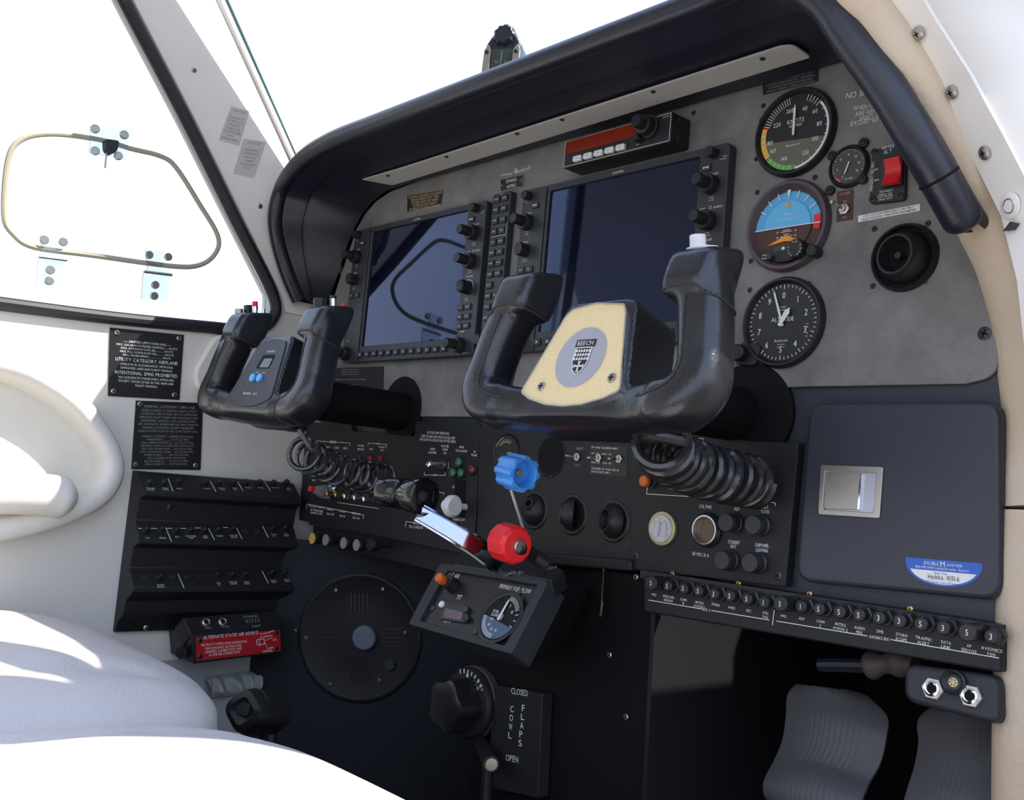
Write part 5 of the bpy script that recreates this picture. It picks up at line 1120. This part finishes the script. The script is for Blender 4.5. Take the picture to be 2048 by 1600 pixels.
# rudder pedals
def pedal(rows, label, nrib=9, r0=.34, r1=.82, bar=None):
    T = thing('rudder_pedal', label, 'pedal', tuple(at(rows[-1][0], rows[-1][1], 1, rows[-1][4])), group='pair of rudder pedals')
    L = smooth_path([at(r[0], r[1], 1, r[4]) for r in rows], 5); R = smooth_path([at(r[2], r[3], 1, r[4]) for r in rows], 5)
    bm = bmesh.new(); G = []; N = 150
    for i, (a, c) in enumerate(zip(L, R)):
        row = []; t_ = i/(len(L)-1); nxt = L[min(i+1, len(L)-1)]-L[max(i-1, 0)]; nrm = (c-a).cross(nxt).normalized()
        if nrm.y > 0: nrm = -nrm
        for k in range(N+1):
            s = k/N; p = a.lerp(c, s)+nrm*(.010*math.sin(PI*s))
            if r0 < s < r1 and .06 < t_ < .86:
                f = ((s-r0)/(r1-r0)*nrib) % 1
                if f < .20: p -= nrm*.0032
            if t_ < .04 or t_ > .97: p -= nrm*.004
            row.append(p)
        G.append(row)
    grid(bm, G); link('ribbed_tread', bm, 'pedal', T, recalc=False, ang=60, mods=[('SOLIDIFY', dict(thickness=.008, offset=-1 if True else 1))])
    if bar:
        a, c = at(bar[0], bar[1], 1, bar[4]), at(bar[2], bar[3], 1, bar[4]); b = B(PF)
        G = Fr(a, (c-a), V3((0, -.5, 1)))
        W_ = (c-a).length; b.slab(rnd(rect(0, -.010, W_, .012), .003, 2), -.010, .003)
        for i in range(7): b.line((0.001, -.008+i*.0028), (W_-.001, -.008+i*.0028), .0012, .003, .0007)
        b.go('ribbed_top_bar', 'pedal', T, label='finely ribbed upper bar')
    a, c = L[-1].lerp(R[-1], .5), L[-1].lerp(R[-1], .5)+V3((0, .12, -.12)); B(PF).tube([L[len(L)//2].lerp(R[len(R)//2], .5)+V3((0, .03, 0)), c+V3((0, .05, 0)), V3((c.x, .3, -.62))], .012, 10).go('pedal_arm', 'black', T)
    return T
pedal([(1606, 1378, 1716, 1397, .10), (1586, 1398, 1772, 1440, .095), (1584, 1440, 1775, 1478, .085), (1577, 1485, 1762, 1530, .08), (1560, 1530, 1742, 1568, .07), (1544, 1560, 1728, 1600, .055), (1540, 1580, 1722, 1622, .05), (1556, 1600, 1720, 1640, .06)], 'left rudder pedal, whole ribbed tread visible under the breaker strip', bar=(1598, 1352, 1720, 1378, .080))
pedal([(1880, 1425, 2040, 1462, .10), (1848, 1450, 2062, 1500, .09), (1850, 1490, 2060, 1540, .08), (1842, 1540, 2050, 1590, .07), (1828, 1585, 2035, 1640, .06), (1818, 1620, 2025, 1680, .055)], 'right rudder pedal, partly hidden below the headset jack box')
# jack box
JF = Fr((0, -.012, 0), (1, 0, 0), (0, .12, 1)); jb = thing('headset_jack_box', 'textured black box with three round jacks under the breaker strip', 'jack box', tuple(JF.P(*JF.px(1910, 1380), 0)))
B(JF).slab(rnd(JF.pxs([(1808, 1326), (2000, 1351), (2000, 1452), (1806, 1402)])[::-1], .010, 5), -.05, 0).go('box_body', 'box', jb, bev=.004)
for x, y in ((1864, 1377), (1940, 1392)):
    u, v = JF.px(x, y, .003); B(JF).lathe(u, v, [(.0036, 0), (.0088, 0), (.0088, .0025), (.0080, .0030), (.0062, .0030), (.0060, .0045), (.0036, .0045), (.0036, .001)], 6).bm.free()
    n_ = B(JF).lathe(u, v, [(0, 0), (.0088, 0), (.0088, .0022), (.0080, .0030), (0, .0030)], 6).go('jack_nut', 'screw', jb)
    B(JF).lathe(u, v, [(.0058, .003), (.0058, .0048), (.0045, .0052), (.0036, .0045), (.0036, .0031)], 28).go('jack_sleeve', 'chrome', jb); B(JF).cyl(u, v, .0037, .003, .0034, 20).go('jack_hole', 'deep', n_)
u, v = JF.px(1907, 1365, .003); B(JF).lathe(u, v, [(.0092, 0), (.0092, .004), (.0078, .005), (.0055, .003), (0, .003)], 32).go('round_connector', 'black', jb); B(JF).cyl(u, v, .0035, .003, .0040, 20).go('pin_insert', 'gold', jb)
b = B(JF)
for i in range(6): b.cyl(u+.0021*math.cos(i*PI/3), v+.0021*math.sin(i*PI/3), .0005, .004, .0043, 8)
b.go('pin_holes', 'deep', jb)
b = B(JF); pt(b, JF, 'AUX', 1860, 1399, 1871, 1400, 3, .0006); b.go('jack_lettering', 'dim', jb, flat=True)
T = thing('air_duct', 'short brown taped duct in the dark beneath the breaker strip', 'duct', tuple(at(1770, 1330, 1, .04)))
B(PF).tube(smooth_path([at(x, y, 1, .03) for x, y in ((1735, 1332), (1765, 1328), (1800, 1326), (1830, 1330))], 4), [.010+.002*math.sin(i) for i in range(13)], 16).go('taped_sleeve', 'duct', T)
B(PF).tube([at(x, y, 1, .032) for x, y in ((1640, 1330), (1690, 1330), (1738, 1332))], .006, 10).go('dark_pipe', mat('dark blue pipe', (.008, .010, .022), .5), T)
# ================================================================ left side wall fittings
def wallplac(name, c, lines, label, scr, **k): return placard(name, WF, c, lines, label, 'placard', w0=.0, th=.002, bev=.0004, screws_=scr, sr=.0036, **k)
wallplac('airspeed_limits_placard', [(219, 655), (367, 670), (358, 800), (215, 792)], ['', '', ('---- AIRSPEED LIMITATIONS (IAS) ----', 1), ('MAX. LDG GEAR EXTENDED (NORMAL) --- 154 KTS', .9), ('MAX. APPROACH FLAPS (15)............... 154 KTS', .9), ('MAX. FULL DOWN FLAPS (30).............. 124 KTS', .9), ('MAX. MANEUVERING....................... 141 KTS', .9), ('UTILITY CATEGORY AIRPLANE', 1.5), ('OPERATE IN ACCORDANCE WITH FAA', 1), ('APPROVED AIRPLANE FLIGHT MANUAL', 1), ('INTENTIONAL SPINS PROHIBITED', 1.5), ('NO ACROBATIC MANEUVERS APPROVED', 1), ('EXCEPT THOSE LISTED IN THE AIRPLANE', 1), ('FLIGHT MANUAL', 1), '', ''], 'upper black wall placard headed AIRSPEED LIMITATIONS, screwed below the side window', [(234, 665), (358, 676), (227, 782), (349, 790)], inset=.05)
wallplac('category_limits_placard', [(271, 801), (405, 806), (400, 940), (262, 938)], [('', .5), ('NORMAL CATEGORY AIRPLANE', 1.3), ('WHEN LOADED TO WEIGHTS ABOVE UTILITY', 1), ('CATEGORY LIMITATIONS, SEE FAA APPROVED', 1), ('TORNADO ALLEY TURBO AIRPLANE FLIGHT MAN.', 1), ('SUPPLEMENT, AFMS-356, FOR LOADING LIMITS', 1), ('NO ACROBATIC MANEUVERS OR SPINS WHEN IN', 1), ('NORMAL CATEGORY. (FLIGHT MANEUVER', 1), ('LOAD FACTOR: FLAPS UP 3.8G, FLAPS DOWN 2.0G)', 1), ('_________________________________', .6), ('NORMAL CATEGORY - AIRSPEED LIMITATIONS', .9), ('MANEUVERING ............ 141 KTS (162 MPH)', .9), ('MAX. APPROACH FLAPS, 15 ... 154 KTS (177 MPH)', .9), ('DECREASE 3 KNOTS (3.5 MPH) FOR EACH 100 LBS', .9), ('MAX. FULL DOWN FLAPS ..... 124 KTS (143 MPH)', .9), ('MAX. STRUCTURAL CRUISE .... 167 KTS (192 MPH)', .9), ('NEVER EXCEED ........... 205 KTS (236 MPH)', .9), ('MAX. LANDING GEAR OPERATION', .9), ('BELOW 20,000 FT ....... 154 KTS (177 MPH)', .9), ('ABOVE 20,000 FT ....... 141 KTS (162 MPH)', .9), ('', .5)], 'lower black wall placard headed NORMAL CATEGORY AIRPLANE, overlapping beneath the upper one', [(280, 808), (271, 929), (391, 931)], tm='dim', tmg=.02, inset=.03)
for c, l, lb_ in (([(462, 212), (499, 222), (478, 292), (437, 280)], ['CAUTION', '', 'MAGNETIC', 'COMPASS IS', 'ERRATIC', 'WHEN AIR', 'CONDITIONER', 'IS IN', 'OPERATION'], 'upper pale compass caution sticker on the windshield pillar'), ([(487, 277), (532, 284), (508, 356), (466, 347)], ['CAUTION', '', 'MAGNETIC', 'COMPASS IS', 'ERRATIC', 'WHEN', 'PROP HEAT', 'IS ON', ''], 'lower pale compass caution sticker on the windshield pillar')):
    placard('caution_sticker', WF, c, l, lb_, 'sticker', w0=.004, th=.0005, m='sticker', tm='grey', group='caution stickers on the pillar')
# breaker console
WC = .045; cn = thing('breaker_console', 'black three-tier circuit breaker console on the left wall', 'breaker console', tuple(WF.P(*WF.px(420, 1100), 0)))
v0 = WF.px(430, 957, .02)[1]; ul, ur = WF.px(285, 1000, WC)[0], WF.px(603, 1010, WC)[0]; vb = WF.px(300, 1262, WC)[1]
def cz(px, w): return WF.px(430, px, w)[1]
prof = [(cz(954, .012), .012), (cz(957, .018), .018), (cz(990, WC), WC), (cz(999, WC), WC), (cz(1008, WC-.012), WC-.012), (cz(1047, WC-.014), WC-.016), (cz(1050, WC-.014), WC-.014), (cz(1083, WC+.002), WC+.002), (cz(1091, WC+.002), WC+.002), (cz(1100, WC-.010), WC-.012), (cz(1138, WC-.014), WC-.016), (cz(1141, WC-.012), WC-.014), (cz(1174, WC+.004), WC+.004), (cz(1184, WC+.004), WC+.004), (cz(1200, WC-.012), WC-.014), (cz(1225, .03), .028), (cz(1240, .012), .012), (cz(1258, .008), .008)]
bm = bmesh.new(); Lr, Rr = [], []
def ul_(w): return WF.px(245, 1100, 0)[0]*(1-w/WC)+ul*(w/WC) if w <= WC else ul
for v, w in prof: Lr.append(bm.verts.new(WF.P(ul_(w), v, w))); Rr.append(bm.verts.new(WF.P(ur, v, w)))
Lw = [bm.verts.new(WF.P(ul_(0), v, 0)) for v, w in prof]; Rw = [bm.verts.new(WF.P(ur+.002, v, 0)) for v, w in prof]
for i in range(len(prof)-1):
    bm.faces.new((Lr[i], Lr[i+1], Rr[i+1], Rr[i])); bm.faces.new((Lw[i], Lw[i+1], Lr[i+1], Lr[i])); bm.faces.new((Rr[i], Rr[i+1], Rw[i+1], Rw[i])); bm.faces.new((Lw[i+1], Lw[i], Rw[i], Rw[i+1]))
bm.faces.new((Lw[0], Lr[0], Rr[0], Rw[0])); bm.faces.new((Lw[-1], Rw[-1], Rr[-1], Lr[-1]))
link('console_body', bm, 'sub', cn, bev=.0012)
def tier(i0, i1, dots, ticks_, labs, blanks=()):
    (va, wa), (vb_, wb) = prof[i0], prof[i1]; a = WF.P(0, va, wa); c = WF.P(0, vb_, wb); G = Fr(a, V3((0, 1, 0)), (a-c)); H = (a-c).length
    U_ = lambda x: G.px(x, 1000+0, 0)[0]
    for x, y in dots:
        u, v = G.px(x, y, .007); s = B(G).lathe(u, v, [(0, 0), (.0052, 0), (.0052, .002), (.0038, .0025), (.0038, .0062), (.0032, .007), (0, .007)], 18).go('console_breaker', 'black', cn)
        B(G).t('5', u, v-.0014, .0028, .0072).go('ampere_number', 'dim', s, flat=True)
    for x, y in blanks: u, v = G.px(x, y, .001); B(G).cyl(u, v, .0045, 0, .0008, 16).go('blank_cap', 'key', cn)
    b = B(G)
    for x0, y0, x1, y1 in ticks_: b.line(G.px(x0, y0, .0004), G.px(x1, y1, .0004), .0008, .0004)
    for x, y, s in labs:
        u, v = G.px(x, y, .0004)
        for k, p in enumerate(s.split('/')): b.t(p, u, v+.0005-k*.0030, .0022, .0005, wd=.0020*len(p))
    b.go('console_lettering', 'white', cn, flat=True)
tier(1, 2, [(299, 961), (329, 961), (358, 959), (413, 960), (440, 961), (468, 960), (495, 961), (521, 961), (549, 962), (575, 961)], [(336, 957, 346, 983), (420, 962, 432, 983), (475, 963, 486, 982), (529, 963, 541, 982)], [(301, 978, 'STROBE/MOTOR'), (331, 978, 'TURN/COORD'), (359, 979, 'HORN'), (415, 979, 'FLAPS'), (444, 978, 'STALL/WARN'), (470, 978, 'FUEL/QTY'), (497, 977, 'CABIN'), (522, 977, 'DOME'), (551, 977, 'CAB HTR'), (577, 978, 'AIR/COND')])
tier(6, 7, [(294, 1056), (325, 1055), (354, 1057), (382, 1057), (410, 1057), (438, 1056), (465, 1055), (547, 1054), (572, 1053)], [(331, 1055, 343, 1083), (417, 1057, 429, 1080), (473, 1056, 484, 1078), (525, 1052, 537, 1076), (277, 1057, 288, 1057), (302, 1057, 316, 1057), (333, 1057, 345, 1057), (361, 1057, 373, 1057), (389, 1056, 402, 1056), (446, 1055, 457, 1055)], [(296, 1078, 'ALT'), (326, 1078, 'FIELD'), (355, 1076, 'BUS'), (382, 1074, 'AUX FUEL/PUMP'), (411, 1074, 'ENG/INST'), (440, 1074, 'LIGHT'), (468, 1073, 'LDG GR/RELAY'), (548, 1071, 'TAXI/LT'), (573, 1070, 'LDG/LIGHT')], [(490, 1062), (515, 1062)])
tier(11, 12, [(321, 1151), (437, 1146), (465, 1146), (492, 1145), (545, 1142), (571, 1141)], [(356, 1148, 368, 1176), (524, 1142, 537, 1167)], [(322, 1172, 'START/RELAY'), (438, 1168, 'NAV/LT'), (467, 1166, 'STROBE/LIGHT'), (494, 1166, 'PROP/HEAT'), (548, 1163, 'PITOT/HEAT'), (574, 1161, 'STALL/HEAT')], [(290, 1155), (345, 1153), (375, 1152), (400, 1151)])
screws(WF, [(340, 1014), (533, 1012)], cn, .004, WC-.012, 'dscrew'); screws(WF, [(292, 1256)], cn, .004, .010, 'screw'); screws(WF, [(565, 1236)], cn, .004, .02, 'screw')
# alternate static air box
SW = .075; sb = thing('static_source_box', 'black box with red ALTERNATE STATIC AIR SOURCE label on the left wall', 'valve box', tuple(WF.P(*WF.px(470, 1280, SW), 0)))
c = WF.pxs([(383, 1272), (562, 1256), (563, 1306), (388, 1328)], SW)
B(WF).slab(c[::-1], 0, SW).go('box_body', 'black', sb, bev=.0015)
tp_ = [WF.P(*c[0], SW), WF.P(*c[1], SW)]
TF = Fr(WF.P(*c[0], SW), (0, 1, .03), (-.55, 0, .80))
ta = TF.pxs([(366, 1236), (552, 1220), (562, 1256), (383, 1272)])
B(TF).slab(ta[::-1], -.03, 0).go('sloped_top', 'black', sb, bev=.001)
for x, y, s in ((413, 1244, 'MIC'), (446, 1243, 'PHONE')):
    u, v = TF.px(x, y, .002); B(TF).lathe(u, v, [(.003, 0), (.0062, 0), (.0062, .002), (.0045, .0035), (.003, .003)], 24).go('jack_socket', 'screw', sb)
b = B(TF); pt(b, TF, 'PHONE', 444, 1256, 459, 1255, 4, .0004); pt(b, TF, 'MIC', 411, 1258, 425, 1257, 4, .0004); pt(b, TF, 'TACHOMETER', 486, 1236, 516, 1234, 4, .0004); pt(b, TF, '0 1 2 3 5', 492, 1246, 520, 1243, 7, .0004); pt(b, TF, 'FLIGHT', 504, 1255, 522, 1253, 4, .0004); b.go('top_lettering', 'dim', sb, flat=True)
lc = WF.pxs([(391, 1275), (560, 1259), (561, 1302), (393, 1322)], SW)
B(WF).slab(lc[::-1], SW, SW+.0006).go('red_label', 'redlab', sb, label='red printed label')
b = B(WF); W_ = SW+.001
pt(b, WF, 'ALTERNATE STATIC AIR SOURCE', 406, 1279, 517, 1268, 7, W_); pt(b, WF, 'SEE PILOT\'S OPERATING HANDBOOK', 402, 1293, 494, 1285, 5, W_); pt(b, WF, 'PERFORMANCE SECTION FOR', 410, 1300, 483, 1293, 5, W_); pt(b, WF, 'AIRSPEED CALIBRATION AND', 410, 1307, 484, 1299, 5, W_); pt(b, WF, 'ALTIMETER CORRECTION', 417, 1313, 480, 1306, 5, W_)
pt(b, WF, 'ALTERNATE', 520, 1276, 545, 1273, 4, W_); pt(b, WF, 'ON', 545, 1282, 553, 1281, 4, W_); pt(b, WF, 'OFF', 536, 1299, 547, 1297, 4, W_); pt(b, WF, 'NORMAL', 525, 1305, 546, 1303, 4, W_)
b.pline(WF.pxs([(519, 1268), (535, 1266), (548, 1261)], W_), .0008, W_); b.pline(WF.pxs([(530, 1281), (545, 1275)], W_), .0004, W_); b.pline(WF.pxs([(530, 1286), (535, 1298)], W_), .0004, W_)
b.pline(WF.pxs([(513, 1280), (528, 1277), (529, 1288), (514, 1290), (513, 1280)], W_), .0008, W_); b.pline(WF.pxs([(518, 1277), (520, 1293)], W_), .0008, W_)
b.go('label_lettering', 'white', sb, flat=True)
screws(WF, [(400, 1281), (400, 1313), (553, 1265), (553, 1297)], sb, .0036, SW+.0006, 'dscrew')
a = WF.P(*WF.px(372, 1302, .05), .05); B(WF).tube([a, a+V3((.012, -.012, 0))], .008, 14).go('valve_knob', 'black', sb)
# fabric pocket with gathered folds
pk = thing('map_pocket', 'gathered pale grey cloth pocket low on the left wall', 'pocket', tuple(WF.P(*WF.px(520, 1380), 0)))
q = WF.pxs([(400, 1320), (592, 1312), (590, 1520), (400, 1520)])
B(WF).slab([(q[0][0]-.1, q[2][1]-.1), (q[1][0], q[2][1]-.1), (q[1][0], q[1][1]+.003), (q[0][0]-.1, q[0][1]+.003)], 0, .004).go('cloth_backing', 'pocket', pk, bev=.001)
bm = bmesh.new(); rows = []; n = 90
for j in range(15):
    t = j/14; row = []
    for i in range(n+1):
        s = i/n; x = 405+(580-405)*s; y = (1352-22*s)+t*46
        amp = math.sin(PI*t)**.6; h = .006+.016*amp+.006*amp*math.sin(s*46+math.sin(s*9+t*2)*2.2)+.003*amp*noise.noise(V3((s*12, t*4, 0)))
        if s > .93: h *= (1-s)/.07*.8+.2
        row.append(WF.P(*WF.px(x, y, .0), max(h, .003)))
    rows.append(row)
grid(bm, rows); link('gathered_edge', bm, 'pocket', pk, recalc=False, ang=70)
screws(WF, [(571, 1343)], pk, .0055, .004, 'dscrew')
# armrest moulding
am = thing('armrest', 'moulded pale armrest pocket curving out of the left wall', 'armrest', tuple(WF.P(*WF.px(90, 900), 0)))
op = smooth_path([(0, 690, 0), (70, 720, 0), (150, 780, 0), (210, 860, 0), (235, 925, 0), (225, 975, 0), (190, 1015, 0), (120, 1050, 0), (40, 1075, 0), (-80, 1095, 0), (-220, 1080, 0), (-330, 1010, 0), (-370, 890, 0), (-320, 770, 0), (-210, 700, 0), (-90, 680, 0)], 4, closed=True)
outer = [WF.px(p.x, p.y, .0) for p in op]; ce = WF.px(-20, 895, 0); outer.append(outer[0])
bm = bmesh.new(); rows = []
for k, w_ in ((0, 0), (.012, .018), (.04, .034), (.09, .042), (.22, .044), (.29, .040), (.33, .022), (.36, -.002)):
    rows.append([WF.P(a+(ce[0]-a)*k*.62, c+(ce[1]-c)*k, w_) for a, c in outer])
grid(bm, rows); link('moulded_rim', bm, 'wall', am, recalc=True, ang=60)
arm = smooth_path([WF.P(*WF.px(x, y, .045), .045) for x, y in ((-330, 985), (-150, 985), (0, 985), (90, 990), (150, 1000))], 6)
B(WF).tube(arm, [(.032, .026)]*(len(arm)-3)+[(.027, .020), (.020, .015), (.010, .008)], 20, ell=V3((0, 0, 1))).go('arm_bar', 'wall', am, ang=60)
B(WF).slab(rnd(WF.pxs([(381, 745), (425, 668), (540, 690), (480, 780), (390, 785)])[::-1], .012, 5), 0, .012).go('vent_moulding', 'wall', am, bev=.005)
# ================================================================ seats
def seat(name, cx, cy, zt, hx, hy, h, label, rotz=0, r=4.6, bow=.012):
    T = thing(name, label, 'seat', (cx, cy, zt-h), group='pair of front seats')
    bm = bmesh.new(); S, Rn = 64, 26; R = []; spw = lambda x, k: math.copysign(abs(x)**k, x)
    for i in range(Rn+1):
        a = -PI/2+PI*i/Rn; rg = []
        for j in range(S):
            t = 2*PI*j/S; ca = spw(math.cos(a), .62); x = hx*ca*spw(math.cos(t), 2/r); y = hy*ca*spw(math.sin(t), 2/r); z = h/2*spw(math.sin(a), .62)
            if z > 0: z += bow*(1-(x/hx)**2)*(1-(y/hy)**2)
            # stitched bolster channel
            if z > 0: z -= .009*math.exp(-((abs(x)-hx*.62)/.012)**2)*(1 if y < hy*.75 else .3)
            z += .0018*noise.noise(V3((x*22, y*22, 1)))
            v = V3((x, y, z)); v.rotate(Matrix.Rotation(rotz, 3, 'Z')); rg.append(bm.verts.new(V3((cx, cy, zt-h/2))+v))
        R.append(rg)
    for x, y in zip(R, R[1:]):
        for j in range(S): bm.faces.new((x[j], x[(j+1) % S], y[(j+1) % S], y[j]))
    bmesh.ops.remove_doubles(bm, verts=bm.verts, dist=1e-5)
    link('cushion', bm, 'seat', T, ang=80, mods=[('SUBSURF', dict(levels=1, render_levels=1))])
    b = B(PF); pts = [V3((cx, cy, zt))+Matrix.Rotation(rotz, 3, 'Z') @ V3((hx*.93*math.copysign(abs(math.cos(t))**(2/r), math.cos(t)), hy*.93*math.copysign(abs(math.sin(t))**(2/r), math.sin(t)), -h*.18)) for t in [2*PI*k/80 for k in range(80)]]
    B(ZF).slab(rnd([(cx-hx*.85, cy-hy*.9), (cx+hx*.85, cy-hy*.9), (cx+hx*.85, cy+hy*.85), (cx-hx*.85, cy+hy*.85)], .04, 5), .0+.02, zt-h+.62+.01).go('seat_base', 'floor', T)
    return T
seat('front_seat', -.212, -.618, -.153, .265, .300, .13, 'off-white leather seat cushion nearer the left wall')
seat('front_seat', .315, -.642, -.157, .262, .300, .13, 'off-white leather seat cushion nearest the camera along the bottom edge')
# black lobed seat handle
p = at(512, 1424, 1, -.22); T = thing('seat_handle', 'black lobed handle sticking up beyond the far seat cushion', 'handle', tuple(p))
G = Fr(p, (1, .3, 0), (0, .2, 1)); b = B(G)
S = 60; R_ = []
for k, w_ in ((.6, -.03), (1, -.026), (1, .012), (.9, .020), (.6, .022), (.3, .016), (0, .015)):
    R_.append([b.bm.verts.new(G.P(.021*k*(1.15+.05*math.cos(4*2*PI*i/S))*math.cos(2*PI*i/S)*1.15, .022*k*(1+.10*math.cos(4*2*PI*i/S))*math.sin(2*PI*i/S), w_)) for i in range(S)])
b.bm.faces.new(R_[0][::-1])
for x, y in zip(R_, R_[1:]):
    for i in range(S): b.bm.faces.new((x[i], x[(i+1) % S], y[(i+1) % S], y[i]))
bmesh.ops.remove_doubles(b.bm, verts=b.bm.verts, dist=1e-6); b.go('lobed_grip', 'black', T, ang=50)
B(G).slab(rnd(rect(-.012, -.005, .006, .009), .003, 3), .010, .019).go('inner_block', 'box', T, bev=.001)
B(G).tor(-.002, .0, .0225, .0022, .004, 36, 8).go('raised_rim', 'key', T)
B(G).tube([G.P(0, 0, -.02), G.P(0, -.03, -.03), G.P(0, -.10, -.03)], .010, 10).go('handle_stem', 'black', T)
# ================================================================ device on the glareshield
p = at(1006, 112, 1, -.09); GF = Fr(p, (.8, .5, 0), (0, .12, 1)); T = thing('standby_compass', 'small black-topped compass with silver side plates on top of the glareshield', 'compass', tuple(GF.P(0, -.035, -.01)))
B(GF).slab(rnd([(-.020, -.045), (.020, -.045), (.021, .012), (.013, .027), (-.013, .027), (-.021, .012)], .005, 4), -.028, .004).go('body', 'hood', T, bev=.003)
B(GF).lathe(0, .023, [(0, -.02), (.0125, -.02), (.0125, .006), (.010, .009), (0, .009)], 40, (9, .05, 0, -.02)).go('fluted_cap', 'hood', T)
for s in (-1, 1):
    q_ = B(GF).slab(rnd([(s*.017-.0035, -.045), (s*.017+.0045, -.045), (s*.017+.0045, .004), (s*.017+.001, .011), (s*.017-.0035, .004)], .002, 3), .004, .0075).go('side_plate', 'screw', T, bev=.0005); B(GF).cyl(s*.0172, .001, .0025, .0075, .0085, 12).go('plate_screw', 'dscrew', q_)
B(GF).slab(rnd(rect(-.012, -.042, .012, .006), .002, 2), .004, .0052).go('compass_window', 'lcd', T)
b = B(GF); b.line((0, -.04), (0, .004), .0006, .0054); b.t('N', -.005, -.012, .004, .0054); b.t('33', .006, -.012, .003, .0054); b.line((-.01, -.02), (.01, -.02), .0004, .0054); b.go('compass_marks', 'dim', T, flat=True)
B(GF).lathe(.024, -.02, [(0, -.03), (.018, -.03), (.020, -.012), (.014, .0), (0, .002)], 24).go('silver_housing', 'silver', T)
